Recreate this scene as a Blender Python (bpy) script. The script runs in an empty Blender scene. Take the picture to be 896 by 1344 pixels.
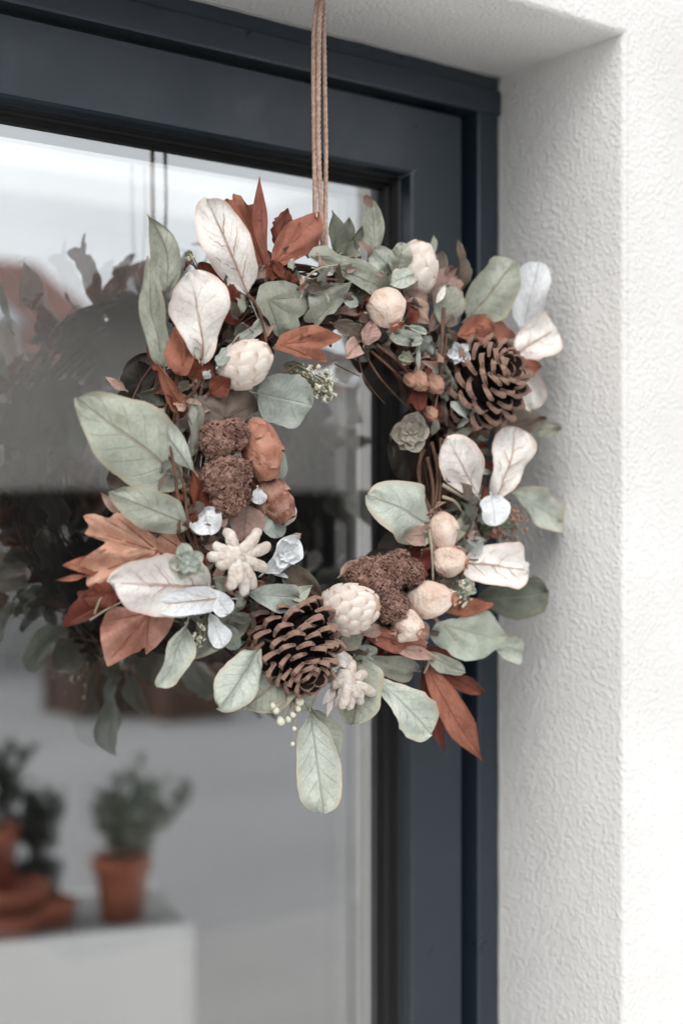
import bpy, math, random
from mathutils import Vector, Matrix, noise
R = math.radians
random.seed(7)
scene = bpy.context.scene
col = scene.collection

# ------------------------------------------------------------------ camera
W0, H0, F = 896.0, 1344.0, 1867.0            # photograph size and focal length in its pixels
YAW = R(37.5)
FWD = Vector((math.sin(YAW), math.cos(YAW), 0)); RGT = Vector((math.cos(YAW), -math.sin(YAW), 0)); UP = Vector((0, 0, 1))
CAM = Vector((0, 0, 1.5)) - 1.2 * FWD
cd = bpy.data.cameras.new('camera'); cam = bpy.data.objects.new('camera', cd); col.objects.link(cam)
cam.location = CAM; cam.rotation_euler = (R(90), 0, -YAW)
cd.sensor_fit = 'VERTICAL'; cd.sensor_height = 36; cd.sensor_width = 24; cd.lens = 36 * F / H0
cd.clip_start = 0.02; cd.clip_end = 500
cd.dof.use_dof = True; cd.dof.focus_distance = 1.13; cd.dof.aperture_fstop = 3.0
scene.camera = cam

# ------------------------------------------------------------------ sky and sun
world = bpy.data.worlds.new('World'); scene.world = world; world.use_nodes = True
wt = world.node_tree; wn = wt.nodes; wn.clear()
SUN_EL, SUN_AZ = R(50), R(218)               # azimuth clockwise from +Y
sky = wn.new('ShaderNodeTexSky'); sky.sky_type = 'NISHITA'; sky.sun_disc = False
sky.sun_elevation = SUN_EL; sky.sun_rotation = SUN_AZ; sky.dust_density = 4; sky.air_density = 1.0
hs = wn.new('ShaderNodeHueSaturation'); hs.inputs['Saturation'].default_value = 0.22
tc = wn.new('ShaderNodeTexCoord')
cl = wn.new('ShaderNodeTexNoise'); cl.inputs['Scale'].default_value = 2.6; cl.inputs['Detail'].default_value = 5; cl.inputs['Roughness'].default_value = 0.5
cr = wn.new('ShaderNodeMapRange'); cr.inputs[1].default_value = 0.35; cr.inputs[2].default_value = 0.65; cr.inputs[3].default_value = 0.80; cr.inputs[4].default_value = 1.16
mul = wn.new('ShaderNodeMix'); mul.data_type = 'RGBA'; mul.blend_type = 'MULTIPLY'; mul.inputs['Factor'].default_value = 1
bg = wn.new('ShaderNodeBackground'); bg.inputs['Strength'].default_value = 0.15
wo = wn.new('ShaderNodeOutputWorld')
wt.links.new(sky.outputs[0], hs.inputs['Color']); wt.links.new(tc.outputs['Generated'], cl.inputs['Vector'])
veil = wn.new('ShaderNodeMix'); veil.data_type = 'RGBA'; veil.inputs['Factor'].default_value = 0.55; veil.inputs['B'].default_value = (5.5, 5.7, 5.85, 1)   # even overcast
wt.links.new(hs.outputs[0], veil.inputs['A'])
wt.links.new(cl.outputs['Fac'], cr.inputs[0]); wt.links.new(veil.outputs['Result'], mul.inputs['A']); wt.links.new(cr.outputs[0], mul.inputs['B'])
wt.links.new(mul.outputs['Result'], bg.inputs[0]); wt.links.new(bg.outputs[0], wo.inputs[0])
sd = bpy.data.lights.new('sun', 'SUN'); sun = bpy.data.objects.new('sun', sd); col.objects.link(sun)
sd.energy = 0.5; sd.angle = R(40); sd.color = (1, 0.97, 0.93)
sdir = Vector((math.sin(SUN_AZ) * math.cos(SUN_EL), math.cos(SUN_AZ) * math.cos(SUN_EL), math.sin(SUN_EL)))
sun.rotation_euler = sdir.to_track_quat('Z', 'Y').to_euler()
scene.view_settings.view_transform = 'Standard'; scene.view_settings.look = 'None'
scene.view_settings.gamma = 1; scene.view_settings.use_curve_mapping = False
scene.view_settings.exposure = 0.76
scene.render.engine = 'CYCLES'
scene.cycles.use_denoising = True
scene.cycles.caustics_reflective = False; scene.cycles.caustics_refractive = False
scene.cycles.max_bounces = 8; scene.cycles.glossy_bounces = 4; scene.cycles.transparent_max_bounces = 16
scene.cycles.sample_clamp_indirect = 6

# ------------------------------------------------------------------ helpers
def ray(px, py):
    return FWD + RGT * ((px - W0 / 2) / F) + UP * ((H0 / 2 - py) / F)
def U(px, py, off=0.0):                      # point on the upright plane `off` metres in front of the wreath's plane
    d = ray(px, py); return CAM + d * ((-off - CAM.y) / d.y)
def mpp(p):                                  # metres per photo pixel at a point
    return (p - CAM).dot(FWD) / F
GLASS_Y = 0.117
def mirror(px, py, depth):                   # point outside whose image in the glass is seen at that pixel, `depth` metres away
    p = CAM + ray(px, py) * depth
    return Vector((p.x, 2 * GLASS_Y - p.y, p.z))

def lin(h):
    h = h.lstrip('#'); c = [int(h[i:i + 2], 16) / 255 for i in (0, 2, 4)]
    return tuple(x / 12.92 if x < .04045 else ((x + .055) / 1.055) ** 2.4 for x in c)
def k(c, f): return tuple(min(1, x * f) for x in c)

class NT:
    def __init__(s, name):
        s.m = bpy.data.materials.new(name); s.m.use_nodes = True
        s.t = s.m.node_tree; s.n = s.t.nodes; s.b = s.n['Principled BSDF']; s.out = s.n['Material Output']
    def new(s, ty, **kw):
        nd = s.n.new(ty)
        for a, v in kw.items():
            if a.startswith('i_'):
                key = a[2:]; key = int(key) if key.isdigit() else key.replace('_', ' ')
                nd.inputs[key].default_value = v
            else: setattr(nd, a, v)
        return nd
    def ln(s, a, b): s.t.links.new(a, b)
    def math(s, op, a, b=None, c=None):
        nd = s.n.new('ShaderNodeMath'); nd.operation = op
        for i, v in enumerate((a, b, c)):
            if v is None: continue
            if isinstance(v, (int, float)): nd.inputs[i].default_value = v
            else: s.ln(v, nd.inputs[i])
        return nd.outputs[0]
    def mix(s, fac, a, b, mode='MIX'):
        nd = s.n.new('ShaderNodeMix'); nd.data_type = 'RGBA'; nd.blend_type = mode
        for key, v in (('Factor', fac), ('A', a), ('B', b)):
            if isinstance(v, (int, float)): nd.inputs[key].default_value = v
            elif isinstance(v, tuple): nd.inputs[key].default_value = (*v[:3], 1)
            else: s.ln(v, nd.inputs[key])
        return nd.outputs['Result']
    def rng(s, v, a, b, c, d):
        nd = s.n.new('ShaderNodeMapRange')
        s.ln(v, nd.inputs[0])
        for i, x in enumerate((a, b, c, d)): nd.inputs[i + 1].default_value = x
        return nd.outputs[0]
    def noise(s, scale, detail=4, rough=.55, coord='Object', dist=0):
        t = s.n.new('ShaderNodeTexCoord'); nd = s.n.new('ShaderNodeTexNoise')
        nd.inputs['Scale'].default_value = scale; nd.inputs['Detail'].default_value = detail
        nd.inputs['Roughness'].default_value = rough; nd.inputs['Distortion'].default_value = dist
        s.ln(t.outputs[coord], nd.inputs['Vector']); return nd.outputs['Fac']
    def bump(s, h, strength=.5, dist=.001):
        nd = s.n.new('ShaderNodeBump'); nd.inputs['Strength'].default_value = strength; nd.inputs['Distance'].default_value = dist
        s.ln(h, nd.inputs['Height']); s.ln(nd.outputs[0], s.b.inputs['Normal'])

def mat_plain(name, c, c2=None, scale=30, rough=.7, bump=0, bdist=.001, bscale=None, spec=.3, metal=0):
    s = NT(name)
    s.b.inputs['Roughness'].default_value = rough; s.b.inputs['Specular IOR Level'].default_value = spec; s.b.inputs['Metallic'].default_value = metal
    c2 = c2 or k(c, .8)
    f = s.rng(s.noise(scale), .35, .65, 0, 1)
    s.ln(s.mix(f, c, c2), s.b.inputs['Base Color'])
    if bump: s.bump(s.noise(bscale or scale * 3, 5), bump, bdist)
    return s.m

def mat_leaf(name, c, dark, vein, vs=.5, edge=None, spot=None, nv=7, mott=.8, rough=.62, uv=True, trans=.12):
    s = NT(name)
    oi = s.n.new('ShaderNodeObjectInfo')
    f1 = s.rng(s.noise(38, 5, .6), .38, .66, 0, mott)
    base = s.mix(f1, c, dark)
    f2 = s.rng(s.noise(420, 3, .6), .3, .7, -.12, .12)                   # fine speckle
    hv = s.n.new('ShaderNodeHueSaturation')
    s.ln(base, hv.inputs['Color'])
    s.ln(s.math('ADD', s.rng(oi.outputs['Random'], 0, 1, .9, 1.1), f2), hv.inputs['Value'])
    s.ln(s.rng(oi.outputs['Random'], 0, 1, .494, .506), hv.inputs['Hue'])
    colr = hv.outputs[0]
    height = s.noise(160, 4)
    if uv:
        uvn = s.n.new('ShaderNodeUVMap'); sp = s.n.new('ShaderNodeSeparateXYZ'); s.ln(uvn.outputs[0], sp.inputs[0])
        u, v = sp.outputs[0], sp.outputs[1]
        a = s.math('ABSOLUTE', s.math('SUBTRACT', v, .5))               # 0 at midrib, .5 at edge
        mid = s.rng(a, .012, .03, 1, 0)
        wob = s.math('MULTIPLY', s.math('SUBTRACT', s.noise(55, 3), .5), .10)
        side = s.math('PINGPONG', s.math('ADD', s.math('MULTIPLY', s.math('SUBTRACT', s.math('ADD', u, wob), s.math('MULTIPLY', a, .55)), nv), s.math('MULTIPLY', s.math('SIGN', s.math('SUBTRACT', v, .5)), .2)), .5)
        sidem = s.rng(side, .0, .07, 1, 0)
        fade = s.rng(a, .3, .46, 1, 0)
        vm = s.math('MAXIMUM', mid, s.math('MULTIPLY', s.math('MULTIPLY', sidem, fade), .45))
        if edge:
            en = s.math('ADD', s.math('ADD', a, s.math('MULTIPLY', s.noise(60, 4, .65), .20)), s.math('MULTIPLY', s.math('MAXIMUM', s.math('SUBTRACT', u, .78), 0), .35))
            colr = s.mix(s.rng(en, .50, .60, 0, .75), colr, edge)
        colr = s.mix(s.math('MULTIPLY', vm, vs), colr, vein)
        height = s.math('ADD', s.math('MULTIPLY', height, .5), s.math('MULTIPLY', vm, -.8))
    if spot:
        colr = s.mix(s.rng(s.noise(75, 2), .66, .72, 0, .7), colr, spot)
    s.ln(colr, s.b.inputs['Base Color'])
    s.b.inputs['Roughness'].default_value = rough; s.b.inputs['Specular IOR Level'].default_value = .25
    s.bump(height, .7, .0016)
    tr = s.n.new('ShaderNodeBsdfTranslucent'); s.ln(colr, tr.inputs['Color'])
    mx = s.n.new('ShaderNodeMixShader'); mx.inputs[0].default_value = trans
    s.ln(s.b.outputs[0], mx.inputs[1]); s.ln(tr.outputs[0], mx.inputs[2]); s.ln(mx.outputs[0], s.out.inputs[0])
    return s.m

def mesh(name, verts, faces, uvs=None, mi=None, mats=(), smooth=True):
    me = bpy.data.meshes.new(name); me.from_pydata([tuple(v) for v in verts], [], faces)
    for m in mats: me.materials.append(m)
    if smooth: me.polygons.foreach_set('use_smooth', [True] * len(me.polygons))
    if mi: me.polygons.foreach_set('material_index', mi)
    if uvs:
        ul = me.uv_layers.new(name='UVMap')
        for lp in me.loops: ul.data[lp.index].uv = uvs[lp.vertex_index]
    me.update(); return me
def link(name, me, parent=None, loc=None):
    o = bpy.data.objects.new(name, me); col.objects.link(o)
    if parent: o.parent = parent
    if loc is not None: o.location = loc
    return o
ORG = {}
def wobj(name, verts, faces, parent=None, origin=None, **kw):
    """object from world-space vertices; origin given in world space, parents only ever translated"""
    verts = [Vector(v) for v in verts]
    origin = Vector(origin) if origin is not None else sum(verts, Vector()) / len(verts)
    o = link(name, mesh(name, [v - origin for v in verts], faces, **kw), parent)
    o.location = origin - (ORG[parent.name] if parent else Vector())
    ORG[o.name] = origin; return o
def empty(name, loc, parent=None):
    o = bpy.data.objects.new(name, None); col.objects.link(o); o.empty_display_size = .05
    loc = Vector(loc); o.location = loc - (ORG[parent.name] if parent else Vector()); o.parent = parent
    ORG[o.name] = loc; return o
def tag(o, label=None, cat=None, group=None, kind=None):
    for a, v in (('label', label), ('category', cat), ('group', group), ('kind', kind)):
        if v: o[a] = v
    return o

class MB:                                     # collects shapes for one mesh
    def __init__(s): s.v = []; s.f = []; s.mi = []
    def add(s, v, f, m=0):
        o = len(s.v); s.v += [Vector(x) for x in v]; s.f += [tuple(i + o for i in q) for q in f]; s.mi += [m] * len(f); return s
    def box(s, a, b, m=0, M=None):
        x0, y0, z0 = a; x1, y1, z1 = b
        v = [Vector(p) for p in ((x0, y0, z0), (x1, y0, z0), (x1, y1, z0), (x0, y1, z0), (x0, y0, z1), (x1, y0, z1), (x1, y1, z1), (x0, y1, z1))]
        if M: v = [M @ p for p in v]
        return s.add(v, [(3, 2, 1, 0), (4, 5, 6, 7), (0, 1, 5, 4), (1, 2, 6, 5), (2, 3, 7, 6), (3, 0, 4, 7)], m)
    def tube(s, pts, rad, n=6, m=0, cap=True):
        pts = [Vector(p) for p in pts]; N = len(pts)
        rr = rad if callable(rad) else (lambda t: rad)
        t0 = (pts[1] - pts[0]).normalized(); ref = Vector((0, 0, 1)) if abs(t0.z) < .9 else Vector((1, 0, 0))
        nx = t0.cross(ref).normalized(); v = []
        for i, p in enumerate(pts):
            t = (pts[min(i + 1, N - 1)] - pts[max(i - 1, 0)]).normalized()
            nx = (nx - t * nx.dot(t)).normalized(); ny = t.cross(nx); r = rr(i / (N - 1))
            v += [p + (nx * math.cos(a) + ny * math.sin(a)) * r for a in (2 * math.pi * j / n for j in range(n))]
        f = [(i * n + j, i * n + (j + 1) % n, (i + 1) * n + (j + 1) % n, (i + 1) * n + j) for i in range(N - 1) for j in range(n)]
        if cap: f += [tuple(range(n - 1, -1, -1)), tuple((N - 1) * n + j for j in range(n))]
        return s.add(v, f, m)
    def lathe(s, prof, o, ax, n=20, m=0, fn=None):            # prof: (radius, height along ax)
        ax = Vector(ax).normalized(); ref = Vector((0, 0, 1)) if abs(ax.z) < .9 else Vector((1, 0, 0))
        a = ax.cross(ref).normalized(); b = ax.cross(a); v = []
        for i, (r, h) in enumerate(prof):
            for j in range(n):
                q = 2 * math.pi * j / n; rr = r * (fn(q, i / (len(prof) - 1)) if fn else 1)
                v.append(Vector(o) + ax * h + (a * math.cos(q) + b * math.sin(q)) * rr)
        P = len(prof)
        f = [(i * n + j, i * n + (j + 1) % n, (i + 1) * n + (j + 1) % n, (i + 1) * n + j) for i in range(P - 1) for j in range(n)]
        f += [tuple(range(n - 1, -1, -1)), tuple((P - 1) * n + j for j in range(n))]
        return s.add(v, f, m)
    def ball(s, c, r, n=8, m=0, jit=0, sq=None):
        v = []; rings = max(4, n // 2 + 1); seed = random.random() * 50
        for i in range(rings + 1):
            th = math.pi * i / rings
            for j in range(n):
                d = Vector((math.sin(th) * math.cos(2 * math.pi * j / n), math.sin(th) * math.sin(2 * math.pi * j / n), math.cos(th)))
                rr = r * (1 + jit * noise.noise(d * 2.2 + Vector((seed, 0, 0))))
                v.append(Vector(c) + d * rr)
        f = [(i * n + j, (i + 1) * n + j, (i + 1) * n + (j + 1) % n, i * n + (j + 1) % n) for i in range(rings) for j in range(n)]
        return s.add(v, f, m)
    def make(s, name, mats, parent=None, origin=None, smooth=True, **kw):
        return wobj(name, s.v, s.f, parent, origin, mats=mats if isinstance(mats, (list, tuple)) else [mats], mi=s.mi, smooth=smooth, **kw)

# ------------------------------------------------------------------ materials
def stucco():
    s = NT('white_render')
    s.b.inputs['Roughness'].default_value = .88; s.b.inputs['Specular IOR Level'].default_value = .2
    f = s.rng(s.noise(9, 5), .3, .7, 0, 1)
    c = s.mix(f, (.80, .79, .775), (.72, .71, .69))
    c = s.mix(s.rng(s.noise(2.2, 6, .65), .52, .72, 0, .22), c, (.58, .55, .51))
    g = s.rng(s.noise(260, 2), .68, .76, 0, .35); s.ln(s.mix(g, c, (.5, .48, .45)), s.b.inputs['Base Color'])
    tcv = s.new('ShaderNodeTexCoord'); vo = s.new('ShaderNodeTexVoronoi', feature='SMOOTH_F1'); vo.inputs['Scale'].default_value = 240; vo.inputs['Smoothness'].default_value = .8; vo.inputs['Randomness'].default_value = 1
    s.ln(tcv.outputs['Object'], vo.inputs['Vector'])
    n1 = vo.outputs['Distance']; n2 = s.noise(420, 2, .5)
    pe = s.math('MULTIPLY', s.rng(n1, .05, .6, 1, 0), s.rng(s.noise(60, 2), .3, .7, .4, 1))
    s.bump(s.math('ADD', pe, s.math('MULTIPLY', n2, .3)), .45, .0024)
    return s.m
M = {}
M['render'] = stucco()
def anthracite():
    s = NT('anthracite_paint')
    s.b.inputs['Base Color'].default_value = (*lin('212c36'), 1); s.b.inputs['Roughness'].default_value = .34; s.b.inputs['Specular IOR Level'].default_value = .6
    s.ln(s.rng(s.noise(14, 6, .7), .3, .7, .24, .48), s.b.inputs['Roughness'])
    s.ln(s.mix(s.rng(s.noise(30, 6, .7), .5, .8, 0, .25), lin('212c36'), lin('3a4046')), s.b.inputs['Base Color'])
    s.bump(s.noise(1600, 2), .05, .0003)
    return s.m
M['frame'] = anthracite()
M['gasket'] = mat_plain('black_rubber', (.008, .008, .009), rough=.55)
M['spacer'] = mat_plain('spacer_metal', (.16, .145, .14), rough=.45)
def glass(name, refl):
    s = NT(name); s.n.remove(s.b)
    tr = s.new('ShaderNodeBsdfTransparent'); tr.inputs[0].default_value = (.94, .94, .935, 1)
    gl = s.new('ShaderNodeBsdfGlossy'); gl.inputs['Roughness'].default_value = 0; gl.inputs[0].default_value = (.97, .985, 1, 1)
    lw = s.new('ShaderNodeLayerWeight'); lw.inputs['Blend'].default_value = .5
    f = s.math('ADD', s.math('MULTIPLY', s.math('POWER', lw.outputs['Facing'], 4), .6), refl)
    mx = s.new('ShaderNodeMixShader'); s.ln(f, mx.inputs[0]); s.ln(tr.outputs[0], mx.inputs[1]); s.ln(gl.outputs[0], mx.inputs[2]); s.ln(mx.outputs[0], s.out.inputs[0])
    return s.m
M['glass1'] = glass('coated_glass', .40); M['glass2'] = glass('inner_glass', .38); M['glass0'] = glass('glass_back', .015)
M['room'] = mat_plain('room_paint', (.85, .84, .825), scale=3, rough=.9)
M['roomfloor'] = mat_plain('room_floor', (.22, .18, .15), scale=5, rough=.6)
def paving():
    s = NT('pale_paving'); s.b.inputs['Roughness'].default_value = .9
    f = s.rng(s.noise(.7, 5), .3, .7, 0, 1); c = s.mix(f, (.33, .33, .327), (.27, .27, .267))
    s.ln(s.mix(s.rng(s.noise(60, 3), .4, .7, 0, .25), c, (.4, .39, .38)), s.b.inputs['Base Color'])
    s.bump(s.noise(90, 4), .4, .003); return s.m
M['paving'] = paving()
SG = dict(vein=lin('c3cbb8'), edge=lin('b9a58f'))
M['sage'] = mat_leaf('sage_leaf', lin('b6baac'), lin('8b8f7f'), lin('8a7a64'), .5, edge=lin('b0a68c'), spot=lin('a39f88'))
M['sage2'] = mat_leaf('pale_sage_leaf', lin('c1c6bb'), lin('a0a699'), lin('958f7c'), .5, edge=lin('c4b6a2'), spot=lin('aeab98'), nv=6)
M['euc'] = mat_leaf('eucalyptus_leaf', lin('acb3ab'), lin('949b93'), lin('c3c6bc'), .4, nv=5)
M['grey'] = mat_leaf('grey_green_leaf', lin('96978a'), lin('757669'), lin('a9a893'), .5, edge=lin('857867'))
M['dark'] = mat_leaf('dark_green_leaf', lin('74776a'), lin('585b50'), lin('858a76'), .5, edge=lin('6b6050'))
M['taupe'] = mat_leaf('taupe_leaf', lin('6f6258'), lin('50443c'), lin('8d7e70'), .5, edge=lin('7b8070'))
M['white'] = mat_leaf('white_painted_leaf', lin('ebe6e0'), lin('d6cfc9'), lin('b89a8a'), .0, edge=lin('d3b9ab'), trans=.06, mott=.6)
M['whitec'] = mat_leaf('cool_white_leaf', lin('e0e2e3'), lin('ccd0d2'), lin('b8a79d'), .35, trans=.06, mott=.6)
M['vein'] = mat_plain('rosy_vein', lin('c4a392'), lin('b08d7d'), scale=90, rough=.8)
M['rust'] = mat_leaf('rust_leaf', lin('a8705c'), lin('774536'), lin('7a3a2b'), .45, edge=lin('83402e'), spot=lin('5a2a20'), trans=.15)
M['rustp'] = mat_leaf('rust_lobed_leaf', lin('d0a18d'), lin('99644f'), lin('7a3a2b'), uv=False, trans=.15)
M['rustd'] = mat_leaf('dark_rust_leaf', lin('7a4234'), lin('562920'), lin('4c2016'), .4, spot=lin('3d1a13'), trans=.15)
M['rustv'] = mat_plain('rust_vein', lin('9a5f4c'), lin('8a4f3e'), rough=.8)
M['rustq'] = mat_leaf('brown_rust_leaf', lin('ab715d'), lin('7c4837'), lin('7a3a2b'), uv=False, trans=.15, spot=lin('54291f'))
M['back'] = mat_leaf('shaded_back_leaf', lin('45403c'), lin('302c29'), lin('6b635b'), .3)  # leaf colour darkened to stand in for shade on the wreath's back
M['rose'] = mat_leaf('dusty_rose_leaf', lin('a88e83'), lin('8c7268'), lin('7a5a50'), .4, trans=.12)
M['pink'] = mat_leaf('pink_tip_leaf', lin('c4a598'), lin('ac8a7e'), lin('8d6558'), .3)
M['greyp'] = mat_leaf('grey_lobed_leaf', lin('a0a294'), lin('7e8072'), lin('b0b09b'), uv=False)
M['taupep'] = mat_leaf('taupe_lobed_leaf', lin('776b60'), lin('574a42'), lin('8d7e70'), uv=False)
M['sagep'] = mat_leaf('sage_lobed_leaf', lin('b8beb0'), lin('9ca394'), lin('cdd3c0'), uv=False)
M['euc2'] = mat_leaf('grey_beige_leaf', lin('a39c90'), lin('898377'), lin('b5afa2'), .3)
M['floretl'] = mat_leaf('pale_green_petal', lin('b9b9a4'), lin('9a9b86'), lin('c8c8b5'), .3)
M['rustp2'] = mat_plain('rust_crown', lin('a5664f'), lin('8a4a38'), rough=.8)
M['taupev'] = mat_plain('taupe_vein', lin('5a4d44'), lin('6a5b50'), rough=.8)
M['greyv'] = mat_plain('grey_vein', lin('858672'), lin('76776a'), rough=.8)
M['veing'] = mat_plain('pale_vein', lin('b3a78f'), lin('a5a58d'), rough=.8)
M['berry'] = mat_plain('dusty_berry', lin('a98472'), lin('8a6352'), scale=60, rough=.75, bump=.4, bscale=200)
M['twig'] = mat_plain('twig_bark', lin('75584a'), lin('4d382e'), scale=60, rough=.85, bump=.5, bscale=300)
M['twigd'] = mat_plain('dark_twig_bark', lin('4e3a31'), lin('30221c'), scale=60, rough=.85, bump=.5, bscale=300)
M['stem'] = mat_plain('pale_stem', lin('a59d88'), lin('8c8270'), rough=.8)
M['coned'] = mat_plain('cone_brown', lin('2c1d17'), lin('1a100c'), scale=80, rough=.75, bump=.4, bscale=400)
M['conet'] = mat_plain('cone_tip', lin('a5887a'), lin('7c6052'), scale=120, rough=.8, bump=.5, bscale=500)
def budmat():
    s = NT('bud_scale'); uvn = s.n.new('ShaderNodeUVMap'); sp_ = s.n.new('ShaderNodeSeparateXYZ'); s.ln(uvn.outputs[0], sp_.inputs[0])
    a = s.math('ABSOLUTE', s.math('SUBTRACT', sp_.outputs[1], .5)); e = s.math('MAXIMUM', s.rng(a, .34, .5, 0, 1), s.rng(sp_.outputs[0], .80, 1, 0, 1))
    e = s.math('MULTIPLY', e, s.rng(s.noise(140, 3), .3, .65, .1, 1))
    base = s.mix(s.rng(s.noise(70, 4), .35, .7, 0, 1), lin('e2dad2'), lin('cdbfb3'))
    s.ln(s.mix(s.math('MULTIPLY', e, .8), base, lin('b08f7b')), s.b.inputs['Base Color']); s.b.inputs['Roughness'].default_value = .85; s.b.inputs['Specular IOR Level'].default_value = .15
    s.bump(s.noise(260, 5, .65), .6, .0016); return s.m
M['budw'] = budmat()
M['buds'] = mat_plain('bud_core', lin('c0a48e'), lin('b09079'), scale=60, rough=.8)  # tan core that shows between the scales
def podmat():
    s = NT('peach_pod'); base = s.mix(s.rng(s.noise(45, 5, .6), .35, .68, 0, 1), lin('e2d2c5'), lin('cdae9b'))
    sp_ = s.rng(s.noise(130, 4, .6), .62, .74, 0, .55); s.ln(s.mix(sp_, base, lin('a07a66')), s.b.inputs['Base Color'])
    s.b.inputs['Roughness'].default_value = .85; s.b.inputs['Specular IOR Level'].default_value = .12
    s.bump(s.math('ADD', s.noise(75, 4, .6, dist=1.0), s.math('MULTIPLY', s.noise(400, 3), .3)), .9, .0045); return s.m
M['peach'] = podmat()
M['peachd'] = mat_plain('pod_crown', lin('b98d76'), lin('9a6a56'), scale=60, rough=.8)
M['terra'] = mat_plain('terracotta_pod', lin('bd8d79'), lin('8f5c4a'), scale=45, rough=.7, bump=1, bscale=70, bdist=.005)
M['terrad'] = mat_plain('mottled_pod', lin('b48e7d'), lin('74483a'), scale=70, rough=.75, bump=1, bscale=100, bdist=.005)
M['celosia'] = mat_plain('celosia_brown', lin('967669'), lin('694d43'), scale=90, rough=.9)
M['coral'] = mat_plain('cream_petal', lin('e2dbd4'), lin('c3b3a6'), scale=90, rough=.95, bump=1, bscale=300, bdist=.003, spec=.1)
M['floret'] = mat_plain('white_floret', lin('d9d5c6'), lin('c4c2ae'), rough=.8)
M['floretp'] = mat_plain('pink_floret', lin('b98f7e'), lin('94695a'), rough=.8)
M['floretg'] = mat_plain('green_floret', lin('8f937a'), lin('6c705a'), rough=.8)
M['cord'] = mat_plain('cord_fibre', lin('c6ab9b'), lin('a68a7b'), scale=220, rough=.9, bump=.6, bscale=1200)
M['metal'] = mat_plain('hook_metal', (.4, .39, .38), rough=.35, metal=1)
M['pot'] = mat_plain('terracotta', lin('a9684f'), lin('8a503d'), scale=14, rough=.85, bump=.2)
M['potb'] = mat_plain('black_pot', (.012, .013, .014), rough=.5)
M['soil'] = mat_plain('soil', (.03, .022, .017), rough=.95)
M['dkleaf'] = mat_leaf('dark_plant_leaf', (.03, .04, .03), (.015, .02, .015), (.05, .06, .04), .3)
M['gyleaf'] = mat_leaf('grey_plant_leaf', (.16, .18, .15), (.09, .11, .09), (.2, .2, .18), .3)
M['benchtop'] = mat_plain('grey_bench_top', (.26, .26, .255), rough=.8)
M['whitebox'] = mat_plain('white_painted_board', (.86, .865, .865), (.83, .835, .835), scale=3, rough=.5)

# ------------------------------------------------------------------ ground
g = wobj('ground', [(-200, -200, 0), (200, -200, 0), (200, 200, 0), (-200, 200, 0)], [(0, 1, 2, 3)], mats=[M['paving']]); tag(g, kind='structure')

bounce_mat = mat_plain('pale_bounce_slab', (.84, .835, .82), (.78, .775, .76), scale=4, rough=.7)
tag(MB().box((-3.5, -1.75, .004), (4.5, -.0835, .028)).make('bounce_slab', bounce_mat, smooth=False), kind='structure')  # unseen pale slab added to bounce light up onto soffit and reveal
# ------------------------------------------------------------------ the house wall with its door opening
XR, XL, ZH, YO, YI = 0.2614, -0.68, 1.9355, -0.0825, 0.0815
def sweep(prof, xl, xr, zt, zb, sides):
    """prof: (w inward from the opening's edge, y) -> one strip per side, mitred at the corners"""
    out = {}
    def pt(side, end, w, y):
        if side == 'right': return (xr - w, y, (zt - w) if end else zb_(w))
        if side == 'left': return (xl + w, y, (zt - w) if not end else zb_(w))
        if side == 'head': return ((xr - w) if not end else (xl + w), y, zt - w)
        if side == 'sill': return ((xl + w) if not end else (xr - w), y, zb + w)
    zb_ = (lambda w: zb + w) if 'sill' in sides else (lambda w: zb)
    for sd_ in sides:
        n = len(prof); v = [pt(sd_, 0, w, y) for w, y in prof] + [pt(sd_, 1, w, y) for w, y in prof]
        out[sd_] = (v, [(i, i + 1, n + i + 1, n + i) for i in range(n - 1)])
    return out
rad = .007
prof = [(-3.2, YO)] + [(-rad + rad * math.sin(a), YO + rad - rad * math.cos(a)) for a in [math.pi / 2 * i / 6 for i in range(7)]] + [(0, YI + .06), (-.02, YI + .12), (-.02, .32), (-3.2, .32)]
mb = MB()
for sd_, (v, f) in sweep(prof, XL, XR, ZH, 0.0, ['right', 'head', 'left']).items(): mb.add(v, f)
import bmesh
wall = mb.make('house_wall', M['render'], origin=(XR, 0, 0))
bmm = bmesh.new(); bmm.from_mesh(wall.data); bmesh.ops.remove_doubles(bmm, verts=bmm.verts, dist=1e-5); bmesh.ops.recalc_face_normals(bmm, faces=bmm.faces); bmm.to_mesh(wall.data); bmm.free()
wall.data.polygons.foreach_set('use_smooth', [True] * len(wall.data.polygons))
try: wall.data.set_sharp_from_angle(angle=R(40))
except Exception: pass
tag(wall, 'white textured rendered house wall around the recessed door', 'wall')

# room behind the glass
mb = MB()
for a, b in (((-3, .32, .0), (-2.9, .5, 2.6)), ((-3, 3.9, .0), (-2.9, 4, 2.6)), ((-3, .5, .0), (-2.9, 3.9, .15)), ((-3, .5, 2.5), (-2.9, 3.9, 2.6)), ((2.6, .32, 0), (2.7, 4, 2.6)), ((-3, 4, 0), (2.7, 4.1, 2.6))): mb.box(a, b)  # wide opening in the side wall added to let daylight brighten the room
tag(mb.make('interior_wall', M['room'], origin=(0, 4, 0), smooth=False), kind='structure')
tag(MB().box((-3, .3, 2.6), (2.7, .9, 2.7)).box((-3, 3.6, 2.6), (2.7, 4.1, 2.7)).box((-3, .9, 2.6), (-2.4, 3.6, 2.7)).box((2.2, .9, 2.6), (2.7, 3.6, 2.7)).make('interior_ceiling', M['room'], smooth=False), kind='structure')  # middle left open, added so that skylight brightens the room
tag(MB().box((-2.9, .2, -.05), (2.6, 4, .02)).make('interior_floor', M['roomfloor'], smooth=False), kind='structure')

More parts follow.
